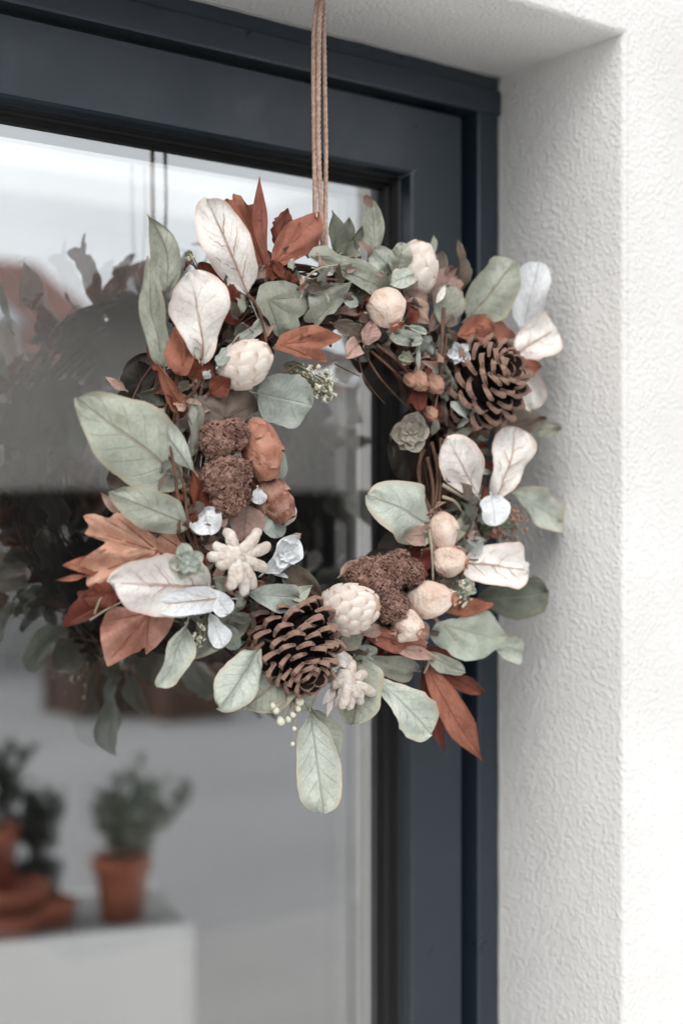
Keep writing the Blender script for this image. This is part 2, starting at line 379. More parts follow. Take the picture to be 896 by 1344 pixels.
cabm = mat_plain('black_lacquer', (.006, .006, .0065), rough=.6)
cab = empty('dark_cabinet', (1.0, 3.9, .02)); tag(cab, 'tall black cabinet in the room behind the door glass', 'cabinet')
pL = CAM + ray(90, 650) * 3.6; pR = CAM + ray(640, 650) * 4.6
d9 = ray(92, 672); cx0, cx1 = CAM.x + d9.x * (3.298 - CAM.y) / d9.y, 2.55
MB().box((cx0, 3.3, .02), (cx1, 3.9, .06)).make('plinth', cabm, cab, smooth=False)
MB().box((cx0, 3.32, .0605), (cx1, 3.9, 1.58)).make('carcass', cabm, cab, smooth=False)
for i_ in range(4):
    w_ = (cx1 - cx0) / 4; MB().box((cx0 + i_ * w_ + .003, 3.298, .07), (cx0 + (i_ + 1) * w_ - .003, 3.3195, 1.57)).make('cabinet_door', cabm, cab, smooth=False)

# ------------------------------------------------------------------ door
door = empty('glazed_door', ((XL + XR) / 2, YI, 0)); tag(door, 'anthracite framed glass door set deep in the white wall', 'door')
ZB = .03
fx = [(0, .15), (0, YI + .002), (.002, YI), (.0262, YI), (.028, YI + .002), (.0285, YI + .026), (.050, YI + .027), (.052, .15)]
for sd_, (v, f) in sweep(fx, XL, XR, 1.8955, ZB, ['right', 'left', 'sill']).items():
    v = [(x_, y_, 1.897 if z_ > 1.7 else z_) for x_, y_, z_ in v]
    wobj('frame_jamb' if sd_ != 'sill' else 'threshold', v, f, door, mats=[M['frame']], smooth=False)
# head rail: two steps
hp = [(ZH, .15), (ZH, .0815), (1.9215, .0808), (1.9195, .0790), (1.9180, .0785), (1.8975, .0785), (1.8955, .0800), (1.8955, .15)]
v = [(XR - .0004, y, z) for z, y in hp] + [(XL + .0004, y, z) for z, y in hp]; n = len(hp)
wobj('frame_head', v, [(i, i + 1, n + i + 1, n + i) for i in range(n - 1)], door, mats=[M['frame']], smooth=False)
seal = mat_plain('wall_sealant', (.42, .41, .40), (.3, .29, .28), scale=25, rough=.9, bump=.4)
for pth in ([(XR - .0006, YI - .0006, .05 + i_ * 1.884 / 160) for i_ in range(161)], [(XL + .02 + i_ * (XR - XL - .022) / 120, YI - .0006, ZH - .0006) for i_ in range(121)]):
    MB().tube([Vector(p_) + .0007 * noise.noise_vector(Vector((i_ * .31, p_[0] * 3, 2))) for i_, p_ in enumerate(pth)], .0016, 7).make('sealant_bead', seal, door)
SR, SL, SZ = .2153, XL + .0461, 1.889
sp = [(0, .15), (0, .0875), (.0022, .0853), (.0635, .0845), (.0658, .0868), (.0665, .101), (.0672, .1015)]
bead = [(.0672, .1015), (.0700, .103), (.0705, .1045), (.0728, .1050), (.0735, .1095), (.0773, .1125), (.0775, .15)]
for sd_, (v, f) in sweep(sp, SL, SR, SZ, ZB + .03, ['right', 'head', 'left', 'sill']).items():
    if sd_ in ('head', 'sill'): v = [(x_ + (.0006 if x_ < -.2 else -.0006), y_, z_) for x_, y_, z_ in v]
    wobj('sash_stile' if sd_ in ('right', 'left') else 'sash_rail', v, f, door, mats=[M['frame']], smooth=False)
for sd_, (v, f) in sweep(bead, SL, SR, SZ, ZB + .03, ['right', 'head', 'left', 'sill']).items():
    wobj('gasket', v, f, door, mats=[M['gasket']], smooth=False)
sprf = [(.0755, .1230), (.083, .1230), (.083, .1365), (.0755, .1365)]
for sd_, (v, f) in sweep(sprf, SL, SR, SZ, ZB + .03, ['right', 'head', 'left', 'sill']).items():
    wobj('glazing_spacer', v, f, door, mats=[M['spacer']], smooth=False)
for y, m in ((GLASS_Y, 'glass1'), (.137, 'glass2')):
    b = MB(); x0, x1, z0, z1 = SL + .0745, SR - .0745, ZB + .1045, SZ - .0745
    b.box((x0, y, z0), (x1, y + .004, z1)); b.mi = [1, 1, 0, 1, 1, 1]
    b.make('glass_pane', [M[m], M['glass0']], door, smooth=False)

# ------------------------------------------------------------------ outdoors, seen in the glass
def tf(c, rz, lx, ly, lz): return Matrix.Translation(c) @ Matrix.Rotation(rz, 4, 'Z')
# low outbuilding across the yard: eaves line parallel to the house
HY = -(12.0)
hb = empty('outbuilding', (6.5, HY, 0)); tag(hb, 'low grey outbuilding with red tiled roof and dark carport opening', 'building')
bw = mat_plain('outbuilding_wall', (.42, .41, .40), scale=2, rough=.9)
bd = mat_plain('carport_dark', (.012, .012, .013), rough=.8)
def roofmat():
    s = NT('red_tiles'); t = s.new('ShaderNodeTexBrick'); tcx = s.new('ShaderNodeTexCoord'); s.ln(tcx.outputs['Object'], t.inputs['Vector'])
    t.inputs['Color1'].default_value = (*lin('8a5446'), 1); t.inputs['Color2'].default_value = (*lin('7a4538'), 1); t.inputs['Mortar'].default_value = (*lin('4a2a22'), 1)
    t.inputs['Scale'].default_value = 3; s.ln(t.outputs[0], s.b.inputs['Base Color']); s.b.inputs['Roughness'].default_value = .85; return s.m
rf = roofmat()
def hx(px): # X on the house front seen at px
    d = ray(px, 672); t = (2 * GLASS_Y - HY - CAM.y) / d.y; return CAM.x + d.x * t
x_a, x_b = hx(-260), hx(150)
x_c = hx(620)
o0, o1 = hx(88), hx(520)
b = MB(); b.box((x_a, HY - 5, 0), (o0, HY, 2.85)); b.make('wall', bw, hb, smooth=False)
om = hx(250)
b = MB(); b.box((o0, HY - 5, 2.02), (om, HY - .001, 2.85)); b.box((om, HY - 5, 2.5), (o1, HY - .001, 2.85)); b.make('lintel', bw, hb, smooth=False)
b = MB(); b.box((o1, HY - 5, 0), (x_c, HY - .002, 2.85)); b.make('wall', bw, hb, smooth=False)
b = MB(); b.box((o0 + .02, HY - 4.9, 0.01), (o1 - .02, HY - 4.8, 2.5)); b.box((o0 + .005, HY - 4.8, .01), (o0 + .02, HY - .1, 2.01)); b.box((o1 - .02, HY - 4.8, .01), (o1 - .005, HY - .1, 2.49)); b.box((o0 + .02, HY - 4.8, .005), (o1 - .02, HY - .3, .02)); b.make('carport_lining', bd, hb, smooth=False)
b = MB(); b.add([(x_a - .3, HY + .35, 2.84), (x_b + .3, HY + .35, 2.84), (x_b + .3, HY - 2.5, 4.35), (x_a - .3, HY - 2.5, 4.35), (x_a - .3, HY - 5.3, 2.84), (x_b + .3, HY - 5.3, 2.84),
       (x_a - .3, HY + .35, 2.96), (x_b + .3, HY + .35, 2.96), (x_b + .3, HY - 2.5, 4.47), (x_a - .3, HY - 2.5, 4.47), (x_a - .3, HY - 5.3, 2.96), (x_b + .3, HY - 5.3, 2.96)],
      [(6, 7, 8, 9), (9, 8, 11, 10), (3, 2, 1, 0), (4, 5, 2, 3), (0, 1, 7, 6), (10, 11, 5, 4), (0, 6, 9, 3), (3, 9, 10, 4), (1, 2, 8, 7), (2, 5, 11, 8)])
roof = b.make('roof', rf, hb, smooth=False)
b = MB(); b.box((x_b + .301, HY - 5.2, 2.852), (x_c + .3, HY + .2, 2.98)); b.make('flat_roof', mat_plain('roof_felt', (.05, .05, .052), rough=.9), hb, smooth=False)
sl = math.atan2(1.51, 2.85)
def onroof(x, s, h): return Vector((x, HY + .35 - s * math.cos(sl) , 2.96 + s * math.sin(sl))) + Vector((0, math.sin(sl), math.cos(sl))) * h
for xc in (hx(10), hx(-160)):
    b = MB(); q = [onroof(xc + dx, s_, h_) for h_ in (.0, .08) for dx, s_ in ((-.4, .8), (.4, .8), (.4, 1.9), (-.4, 1.9))]
    b.add(q, [(4, 5, 6, 7), (0, 1, 5, 4), (1, 2, 6, 5), (2, 3, 7, 6), (3, 0, 4, 7)])
    sk = b.make('roof_window', mat_plain('skylight_frame', (.3, .3, .31), rough=.4), roof, smooth=False)
    b = MB(); b.add([onroof(xc + dx, s_, .085) for dx, s_ in ((-.33, .88), (.33, .88), (.33, 1.82), (-.33, 1.82))], [(0, 1, 2, 3)])
    b.make('roof_window_pane', mat_plain('skylight_glass', (.5, .56, .6), rough=.05, spec=1), roof, smooth=False)
# things standing before the carport
fire = [((130, 935), .55, .5, '5c4538', 'crate', 'brown wooden crate standing at the carport opening', 'crate'),
        ((185, 930), .4, .75, '35302d', 'rubbish_bin', 'dark grey rubbish bin standing at the carport opening', 'bin'),
        ((235, 940), .5, .42, '6b5244', 'crate', 'low tan wooden crate beside the dark bin', 'crate')]
for (px, py), w, h, c, nm, lab, cat in fire:
    d_ = 1.5 * F / (py - 672); p = mirror(px, py, d_)
    e = empty(nm, (p.x, p.y, 0)); tag(e, lab, cat); mm = mat_plain(nm + '_mat', lin(c), rough=.7)
    if nm == 'crate':
        for i in range(4): MB().box((p.x - w / 2, p.y - w / 2 + .02, i * h / 4 + .01), (p.x + w / 2, p.y + w / 2 - .02, (i + 1) * h / 4 - .015)).make('slat', mm, e, smooth=False)
        for sx in (-1, 1):
            for sy in (-1, 1): MB().box((p.x + sx * w / 2 - .03, p.y + sy * w / 2 - .03, 0), (p.x + sx * w / 2 + .03, p.y + sy * w / 2 + .03, h)).make('post', mm, e, smooth=False)
    else:
        MB().lathe([(w * .38, 0.01), (w * .45, h * .9), (w * .47, h * .9)], (p.x, p.y, 0), (0, 0, 1), 16).make('body', mm, e)
        MB().lathe([(w * .49, h * .9), (w * .49, h * .94), (w * .3, h), (.01, h + .01)], (p.x, p.y, 0), (0, 0, 1), 16).make('lid', mm, e)

# white box bench with potted plants
bp = mirror(254, 1214, 3.53)                    # its front corner on the right as seen in the glass
th = R(-19)                                     # turned off the house line
bx_ = Vector((math.cos(th), -math.sin(th), 0)); by_ = Vector((math.sin(th), math.cos(th), 0)) * -1   # along / away from the house
ZT = bp.z
bench = empty('white_bench', (bp.x - .6, bp.y, 0)); tag(bench, 'white box bench on the paving carrying terracotta pots', 'bench')
def bpt(a, b_, z): return bp + bx_ * a + by_ * b_ + Vector((0, 0, z - bp.z))
def bbox(a0, a1, b0, b1, z0, z1, nm, m, par, bev=0):
    v = [bpt(a, b_, z) for z in (z0, z1) for a, b_ in ((a0, b0), (a1, b0), (a1, b1), (a0, b1))]
    return MB().add(v, [(0, 1, 2, 3), (7, 6, 5, 4), (4, 5, 1, 0), (5, 6, 2, 1), (6, 7, 3, 2), (7, 4, 0, 3)]).make(nm, m, par, smooth=False)
bbox(-1.59, -.012, .012, .388, ZT - .03, ZT - .003, 'top_board', M['benchtop'], bench)
bbox(-1.6, 0, -.01, .011, 0.001, ZT, 'front_board', M['whitebox'], bench)
bbox(-1.59, -.01, .39, .41, 0.001, ZT - .004, 'back_board', M['whitebox'], bench)
bbox(-.03, -.01, .032, .388, 0.001, ZT - .03, 'end_board', M['whitebox'], bench)
bbox(-1.59, -1.57, .032, .388, 0.001, ZT - .03, 'end_board', M['whitebox'], bench)

def surf_grid(fn, nu, nv):
    v = []; uv = []
    for i in range(nu + 1):
        for j in range(nv + 1):
            u = .65 * (.5 - .5 * math.cos(math.pi * i / nu)) + .35 * i / nu; w = j / nv; v.append(fn(u, w * 2 - 1)); uv.append((u, w))
    f = [(i * (nv + 1) + j, i * (nv + 1) + j + 1, (i + 1) * (nv + 1) + j + 1, (i + 1) * (nv + 1) + j) for i in range(nu) for j in range(nv)]
    return v, f, uv
def simple_leaf(B, T, wid, nrm, bend=.15):
    B = Vector(B); T = Vector(T); a = T - B; L = a.length; s_ = nrm.cross(a).normalized(); n_ = a.cross(s_).normalized()
    def fn(u, v_): return B + a * u + n_ * (bend * 4 * u * (1 - u) * L - abs(v_) * .0 + .18 * v_ * v_ * wid) + s_ * (v_ * wid / 2 * max(.02, math.sin(math.pi * u ** .85) ** .8))
    return surf_grid(fn, 8, 4)
def potplant(a, b_, rad_, h, potm, label, leafm, nl, ll, spread, up, wl):
    base = bpt(a, b_, ZT); e = empty('potted_plant', base); tag(e, label, 'potted plant')
    pr = [(rad_ * .72, 0), (rad_ * .92, h * .8), (rad_ * 1.02, h * .8), (rad_ * 1.04, h), (rad_ * .92, h), (rad_ * .9, h * .88)]
    MB().lathe(pr, base, (0, 0, 1), 24).make('pot', potm, e, origin=base)
    MB().lathe([(rad_ * .88, h * .86), (rad_ * .5, h * .9), (.001, h * .91)], base, (0, 0, 1), 16).make('soil', M['soil'], e)
    for i in range(nl):
        q = random.uniform(0, 6.283); el = random.uniform(*spread); d = Vector((math.cos(q) * math.sin(el), math.sin(q) * math.sin(el), math.cos(el)))
        st = base + Vector((random.uniform(-.4, .4) * rad_, random.uniform(-.4, .4) * rad_, h * .9)); L = random.uniform(*up)
        pts = [st + d * L * t + Vector((0, 0, -.15 * L * t * t * math.sin(el))) for t in (0, .33, .66, 1)]
        MB().tube(pts, .0018, 5).make('stem', M['dkleaf'] if leafm is M['dkleaf'] else M['stem'], e)
        m_ = max(1, int(L / (ll * .7)))
        for j in range(m_):
            t = (j + 1) / m_; p = pts[0].lerp(pts[3], t); dd = (d + Vector((random.uniform(-1, 1), random.uniform(-1, 1), random.uniform(-.2, .8))) * .9).normalized()
            v, f, uv = simple_leaf(p, p + dd * ll * random.uniform(.7, 1.1), wl, Vector((random.uniform(-1, 1), random.uniform(-1, 1), .8)).normalized())
            wobj('leaf', v, f, e, mats=[leafm], uvs=uv)
mp = 3.53 / F
def ba(px): return -(254 - px - 16) * mp / math.cos(R(18))
potplant(ba(158), .10, .072, .160, M['pot'], 'terracotta pot with airy grey foliage at the end of the white bench', M['gyleaf'], 22, .05, (.1, .85), (.12, .26), .034)
potplant(ba(62), .22, .060, .13, M['potb'], 'black pot with short dark plant behind the stacked clay bowls', M['dkleaf'], 30, .07, (.05, .6), (.06, .17), .034)
potplant(ba(2), .19, .066, .24, M['pot'], 'tall terracotta pot with spiky dark plant beside the black pot', M['dkleaf'], 24, .08, (.1, .8), (.08, .2), .028)
for a, b_, r_, z, h, lab in ((ba(18), .10, .105, 0, .055, 'wide clay bowl at the bottom of the stack on the white bench'),
                        (ba(16), .10, .10, .056, .055, 'wide clay bowl on top of the stack on the white bench'),
                        (ba(72), .10, .058, 0, .065, 'small clay bowl beside the bowl stack on the white bench')):
    base = bpt(a, b_, ZT + z)
    tag(MB().lathe([(r_ * .8, .001), (r_, h * .7), (r_ * 1.05, h * .72), (r_ * 1.05, h), (r_ * .93, h), (r_ * .75, h * .3), (.001, h * .3)], base, (0, 0, 1), 28).make('clay_bowl', M['pot'], origin=base), lab, 'bowl', 'clay bowls on the white bench')

# ------------------------------------------------------------------ the wreath
wreath = empty('wreath', U(415, 610, 0)); tag(wreath, 'round twig wreath with sage, rust and white dried leaves, pine cones and buds', 'wreath')
RC = U(415, 612, 0); RX, RZ = .143, .143
def ringp(a, rr, q):                           # point of the ring: angle a, tube radius rr, tube angle q
    rad_ = RX + rr * math.cos(q)
    return RC + Vector((rad_ * math.cos(a), -rr * math.sin(q), rad_ * math.sin(a)))
rnd = random.Random(11)
for i in range(64):
    a0 = rnd.uniform(0, 6.283); span = rnd.uniform(1.2, 3.0); rr = rnd.uniform(.006, .027); q0 = rnd.uniform(0, 6.283); tw = rnd.uniform(-2.5, 2.5); n = 26; pts = []; w1 = rnd.uniform(0, 9)
    for j in range(n + 1):
        t = j / n; r2 = rr * (1 + .35 * noise.noise(Vector((t * 4, w1, i)))) + (.012 * (t - .85) / .15 if t > .85 and i % 4 == 0 else 0)
        pts.append(ringp(a0 + span * t, r2, q0 + tw * t) + .0025 * noise.noise_vector(Vector((t * 9, i * 1.7, w1))))
    r0 = rnd.uniform(.0011, .0023)
    MB().tube(pts, lambda t: r0 * (1 - .5 * t), 6).make('twig', M['twig'] if rnd.random() < .6 else M['twigd'], wreath)

PROF = {
    'oval': lambda u: math.sin(math.pi * u ** .95) ** .62,
    'blunt': lambda u: 1.232 * u ** .5 * math.sqrt(max(0, 1 - u ** 2.6)) * min(1, .25 + u * 5),
    'obov': lambda u: 1.30 * u ** .66 * math.sqrt(max(0, 1 - u ** 3.0)),
    'ovat': lambda u: math.sin(math.pi * u ** .68) ** .85,
    'round': lambda u: math.sqrt(max(0, 1 - (2 * u - 1) ** 2)) ** .95,
    'lance': lambda u: math.sin(math.pi * u ** .8) ** 1.1,
}
LEAFN = [0]; COLLECT = [None]
class Heap:
    def __init__(s): s.mb = MB(); s.uv = []; s.mats = []
    def add(s, v, f, uv, m):
        if m not in s.mats: s.mats.append(m)
        s.mb.add(v, f, s.mats.index(m)); s.uv += uv
    def done(s, name):
        o = s.mb.make(name, [M[m] for m in s.mats], wreath, origin=RC, uvs=s.uv); o['kind'] = 'stuff'; return o
def leaf(kind, b, t, wid, m, roll=0, bend=.09, cup=.18, wave=.10, tw=0, jag=0, fold=0.03, stem=.12, veins=None, name='leaf', face=.65, curl=0, side=0, res=(22, 12)):
    """b, t: (photo px, py, millimetres in front of the ring plane) of base and tip; wid in photo pixels"""
    LEAFN[0] += 1; sd_ = LEAFN[0] * 3.17
    B = U(b[0], b[1], b[2] / 1000); T = U(t[0], t[1], t[2] / 1000); a = T - B; L = a.length; ah = a / L
    mid = (B + T) / 2; view = (CAM - mid).normalized(); nh = (view * face + Vector((0, -1, 0)) * (1 - face)).normalized()
    nh = (nh - ah * nh.dot(ah)).normalized(); s0 = ah.cross(nh)
    rot = Matrix.Rotation(R(roll), 3, ah); nh = rot @ nh; s0 = rot @ s0
    comp = max(.35, abs((nh).dot((view - ah * view.dot(ah)).normalized())))
    w = wid * mpp(mid) / comp; pf = PROF[kind]
    def fn(u, v):
        wu = max(pf(min(max(u, 0), 1)), .015)
        if jag: wu *= 1 - jag * (.5 + .5 * math.sin(u * 34 + sd_ + 2 * v)) * abs(v) ** 3 - jag * .8 * max(0, noise.noise(Vector((u * 6, sd_, 1 if v > 0 else 5))))
        wu *= 1 + .15 * noise.noise(Vector((u * 3.2, sd_, 9 if v > 0 else 3))) + .055 * noise.noise(Vector((u * 13, sd_, 9 if v > 0 else 3)))
        ang = R(tw) * (u - .5); ca, sa = math.cos(ang), math.sin(ang)
        s_ = s0 * ca + nh * sa; n_ = nh * ca - s0 * sa
        p = B + a * u + n_ * (bend * L * 4 * u * (1 - u)) + s0 * (side * L * 4 * u * (1 - u))
        if curl: p += nh * (curl * L * max(0, u - .55) ** 2 * 4.5)
        h = cup * v * v * w * wu - fold * abs(v) * w * wu + wave * w * abs(v) ** 1.6 * math.sin(u * 9 + sd_ + (2.2 if v > 0 else 0)) \
            + .030 * w * math.sin((u - .25 * abs(v)) * 42) * (1 - abs(v)) * abs(v) * 2 + .14 * w * noise.noise(Vector((u * 2.8, v * 1.6, sd_))) + .035 * w * noise.noise(Vector((u * 9, v * 4.5, sd_)))
        return p + s_ * (v * wu * w / 2) + n_ * h
    vv, ff, uv = surf_grid(fn, *res); o0 = len(vv)
    mb = MB(); mb.add(vv, ff)
    if stem:
        tb = MB().tube([B - ah * L * stem * q_ - nh * (L * stem * .25 * q_ * q_) for q_ in (1, .66, .33, 0)] + [fn(.05, 0), fn(.14, 0)], lambda t_: .0009 - .0004 * t_, 5)
        mb.add(tb.v, tb.f, 0); uv = uv + [(.3, .5)] * len(tb.v)
    if COLLECT[0]: COLLECT[0].add(mb.v, mb.f, uv, m); return None
    o = mb.make(name, [M[m]], wreath, origin=B, uvs=uv)
    if veins:
        vb = MB(); r0 = .00052 * veins[0]
        def path(p0, p1, n_=10, wob=.03):
            return [fn(p0[0] + (p1[0] - p0[0]) * j / n_ + wob * noise.noise(Vector((j * .5, sd_, p1[1]))), p0[1] + (p1[1] - p0[1]) * j / n_ + wob * 1.5 * noise.noise(Vector((j * .45, sd_, p1[0] + 7)))) + nh * .0002 for j in range(n_ + 1)]
        vb.tube(path((.0, 0), (veins[1], 0), 16, .02), lambda t_: r0 * (1.3 - .9 * t_), 5)
        for (u0, du, v1) in veins[2]: vb.tube(path((u0, 0), (u0 + du, v1)), lambda t_: r0 * (.85 - .6 * t_), 5)
        vb.make('vein', M['vein'], o)
    return o
WV = (1.15, .9, [(.18, .22, .7), (.25, .24, -.72), (.42, .24, .66), (.5, .22, -.66), (.66, .16, .5)])
WV2 = (1.0, .85, [(.2, .22, .6), (.34, .25, -.7), (.55, .22, .6)])

def plate(c, outline, m, dome=.0, grad=(0, 0), veins=(), vm='rustv', jit=1.0, name='leaf', off=None, ridge=.0, rings=7, dens=4):
    """lobed leaf: c = (px, py, mm) where the veins meet, outline in photo pixels; grad = mm of depth per 100 px"""
    LEAFN[0] += 1; sd_ = LEAFN[0] * 2.3
    def P(px, py): return U(px, py, (c[2] + grad[0] * (px - c[0]) / 100 + grad[1] * (py - c[1]) / 100) / 1000)
    C = P(c[0], c[1]); pts = []
    N = len(outline)
    for i in range(N):
        p0, p1, p2, p3 = (outline[(i + d) % N] for d in (-1, 0, 1, 2))
        for j in range(dens):
            t = j / dens
            lx, ly = p1[0] + (p2[0] - p1[0]) * t, p1[1] + (p2[1] - p1[1]) * t
            cx_, cy_ = (0.5 * (2 * p1[q] + (p2[q] - p0[q]) * t + (2 * p0[q] - 5 * p1[q] + 4 * p2[q] - p3[q]) * t * t + (3 * p1[q] - p0[q] - 3 * p2[q] + p3[q]) * t ** 3) for q in (0, 1))
            pts.append((lx * .5 + cx_ * .5 + jit * .9 * noise.noise(Vector((i + t, sd_, 0)) * 3), ly * .5 + cy_ * .5 + jit * .9 * noise.noise(Vector((i + t, sd_, 5)) * 3)))
    size = sum((P(*p) - C).length for p in pts) / len(pts)
    view = (CAM - C).normalized()
    vang = [math.atan2(v[1] - c[1], v[0] - c[0]) for v in veins]
    def S(px, py):
        d = math.hypot(px - c[0], py - c[1]); p = P(px, py); r = (p - C).length / size; h = -dome * size * r * r
        if vang and d > 1:
            an = math.atan2(py - c[1], px - c[0]); da = min(abs((an - v + math.pi) % (2 * math.pi) - math.pi) for v in vang)
            h -= .16 * size * r * math.exp(-(da / .22) ** 2)
        h += .26 * size * noise.noise(Vector((px * .026, py * .026, sd_))) + .10 * size * noise.noise(Vector((px * .07, py * .07, sd_)))
        return p + view * h
    n = len(pts); v = [S(c[0], c[1])]; f = []
    for r in range(1, rings + 1):
        t = r / rings
        v += [S(c[0] + (p[0] - c[0]) * t, c[1] + (p[1] - c[1]) * t) for p in pts]
    f += [(0, 1 + j, 1 + (j + 1) % n) for j in range(n)]
    for r in range(rings - 1):
        a0, b0 = 1 + r * n, 1 + (r + 1) * n
        f += [(a0 + j, b0 + j, b0 + (j + 1) % n, a0 + (j + 1) % n) for j in range(n)]
    o = wobj(name, v, f, wreath, C, mats=[M[m]], uvs=[(.5, .5)] * len(v))
    if veins:
        vb = MB()
        for vx, vy in veins:
            L_ = [S(c[0] + (vx - c[0]) * t * .93, c[1] + (vy - c[1]) * t * .93) + view * .0002 for t in [j / 10 for j in range(11)]]
            vb.tube(L_, lambda t: .0006 * (1.2 - t), 5)
        vb.make('vein', M[vm], o)
    return o

# ---- filler foliage packed round the ring
COLLECT[0] = Heap()
for i in range(420):
    a = rnd.uniform(0, 6.283); q = rnd.uniform(.35, 2.7); p = ringp(a, rnd.uniform(.024, .042), q); d = p - CAM
    px = W0 / 2 + F * d.dot(RGT) / d.dot(FWD); py = H0 / 2 - F * d.z / d.dot(FWD); an = rnd.uniform(0, 6.283); L = rnd.uniform(10, 34); off = -p.y * 1000
    leaf(rnd.choice(['oval', 'ovat', 'lance', 'round']), (px, py, off), (px + L * math.cos(an) * .8, py - L * math.sin(an), off + rnd.uniform(-6, 10)), rnd.uniform(6, 18),
         rnd.choice(['grey', 'taupe', 'rustd', 'rose', 'taupe', 'rose', 'euc', 'rustd', 'pink', 'sage', 'taupe', 'dark']), roll=rnd.uniform(-60, 60), bend=rnd.uniform(-.2, .35), cup=rnd.uniform(-.2, .4), wave=.18, res=(6, 4))
COLLECT[0].done('dried_bits'); COLLECT[0] = Heap()
for i in range(120):
    a = rnd.uniform(0, 6.283); q = rnd.uniform(.1, 3.0); p = ringp(a, .024, q)
    d = p - CAM; px = W0 / 2 + F * d.dot(RGT) / d.dot(FWD); py = H0 / 2 - F * d.z / d.dot(FWD)
    an = a + rnd.uniform(-1.2, 1.2) + (1.57 if rnd.random() < .5 else -1.57) * rnd.random(); L = rnd.uniform(26, 52)
    if -.75 < a - math.pi * 2 * (a > 3.5) < .12 and rnd.random() < .5: continue
    off = -p.y * 1000
    leaf(rnd.choice(['oval', 'ovat', 'lance']), (px, py, off - 8), (px + L * math.cos(an) * .8, py - L * math.sin(an), off + rnd.uniform(-6, 8)), rnd.uniform(12, 24),
         rnd.choice(['grey', 'dark', 'taupe', 'rustd', 'rose', 'taupe']), roll=rnd.uniform(-45, 45), bend=rnd.uniform(-.15, .25), cup=rnd.uniform(0, .3), wave=.1, res=(9, 6))
COLLECT[0].done('filler_foliage'); COLLECT[0] = Heap()
# leaves of the wreath's back, towards the glass
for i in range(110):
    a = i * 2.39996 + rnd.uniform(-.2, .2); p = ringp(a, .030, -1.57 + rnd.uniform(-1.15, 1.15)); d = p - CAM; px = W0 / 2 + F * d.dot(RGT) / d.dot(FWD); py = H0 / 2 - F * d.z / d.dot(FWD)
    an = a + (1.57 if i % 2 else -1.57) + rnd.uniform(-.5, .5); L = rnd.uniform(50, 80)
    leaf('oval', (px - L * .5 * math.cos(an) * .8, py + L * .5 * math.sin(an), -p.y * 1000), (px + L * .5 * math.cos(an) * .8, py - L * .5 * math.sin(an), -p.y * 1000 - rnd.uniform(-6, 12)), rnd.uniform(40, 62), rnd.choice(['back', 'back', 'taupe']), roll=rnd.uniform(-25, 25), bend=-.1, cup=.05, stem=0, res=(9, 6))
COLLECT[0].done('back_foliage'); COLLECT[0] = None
# ---- top left
leaf('ovat', (219, 382, 22), (193, 281, 30), 42, 'sage', roll=-30, bend=-.06, fold=.12, side=.10)
leaf('ovat', (216, 481, 25), (193, 336, 34), 34, 'sage', roll=35, bend=.05, fold=.2, side=-.08)
leaf('blunt', (326, 388, 34), (271, 260, 44), 78, 'white', roll=-8, cup=.08, veins=WV, stem=.5)
leaf('obov', (265, 476, 30), (248, 355, 48), 92, 'white', roll=10, cup=.12, veins=(1.2, .8, [(.16, .2, -.5)]), bend=.12)
plate((352, 352, 18), [(346, 366), (330, 340), (322, 312), (308, 290), (293, 266), (296, 259), (304, 261), (305, 252), (316, 256), (324, 268), (334, 268), (336, 288), (344, 310), (351, 330), (360, 352)], 'rustq', dome=.05, grad=(-4, -6), veins=[(310, 262)])
leaf('lance', (352, 356, 24), (341, 229, 30), 20, 'rust', roll=20, bend=.06, fold=.35, side=-.06, tw=50)
plate((358, 346, 26), [(356, 352), (357, 328), (366, 306), (378, 292), (396, 284), (421, 276), (424, 300), (418, 320), (404, 334), (384, 343), (370, 350)], 'rustq', dome=.08, grad=(8, 0), veins=[(420, 280), (380, 296), (404, 330)])
leaf('ovat', (362, 322, 12), (378, 274, 10), 34, 'rustd', jag=.2)
leaf('ovat', (358, 352, 30), (351, 372, 34), 18, 'rustd', curl=.4)
leaf('ovat', (360, 344, 34), (372, 368, 38), 14, 'rustd', curl=.6)
leaf('oval', (312, 428, 26), (262, 344, 22), 38, 'rustd', roll=15, jag=.1)
plate((240, 480, 34), [(246, 492), (232, 492), (219, 478), (216, 462), (224, 440), (234, 420), (241, 436), (243, 452), (254, 442), (257, 464), (252, 480)], 'rustq', dome=.18, grad=(0, 0), veins=[(235, 424), (254, 446)])
leaf('ovat', (213, 482, 22), (187, 457, 20), 26, 'rust', roll=30, curl=.5)
leaf('ovat', (244, 546, 26), (207, 478, 30), 26, 'rust', roll=-20, fold=.2, jag=.1)
leaf('ovat', (252, 500, 26), (262, 466, 30), 26, 'rustd', roll=20)
leaf('oval', (243, 352, 16), (252, 330, 12), 8, 'rustd')
# ---- top centre
plate((352, 392, 40), [(338, 384), (342, 374), (356, 369), (374, 368), (390, 374), (398, 386), (406, 399), (401, 411), (392, 418), (394, 428), (384, 436), (372, 438), (369, 446), (360, 438), (352, 420), (341, 410), (336, 396)], 'greyp', dome=.16, grad=(6, 4), veins=[(378, 410), (368, 440), (396, 390)], vm='greyv')
plate((459, 372, 34), [(461, 368), (458, 380), (452, 394), (444, 404), (438, 412), (427, 414), (421, 424), (414, 430), (411, 424), (400, 424), (398, 416), (406, 404), (404, 392), (405, 370), (418, 372), (432, 378), (444, 378)], 'greyp', dome=.05, grad=(-8, 4), veins=[(412, 424), (408, 376)], vm='greyv')
plate((408, 336, 30), [(404, 336), (412, 324), (428, 322), (444, 334), (464, 338), (480, 342), (494, 352), (506, 358), (513, 372), (508, 382), (498, 378), (497, 388), (484, 386), (472, 372), (456, 358), (436, 352), (420, 346)], 'greyp', dome=.02, grad=(10, 0), veins=[(500, 376)], vm='greyv')
leaf('blunt', (412, 352, 34), (438, 358, 38), 14, 'sage2')
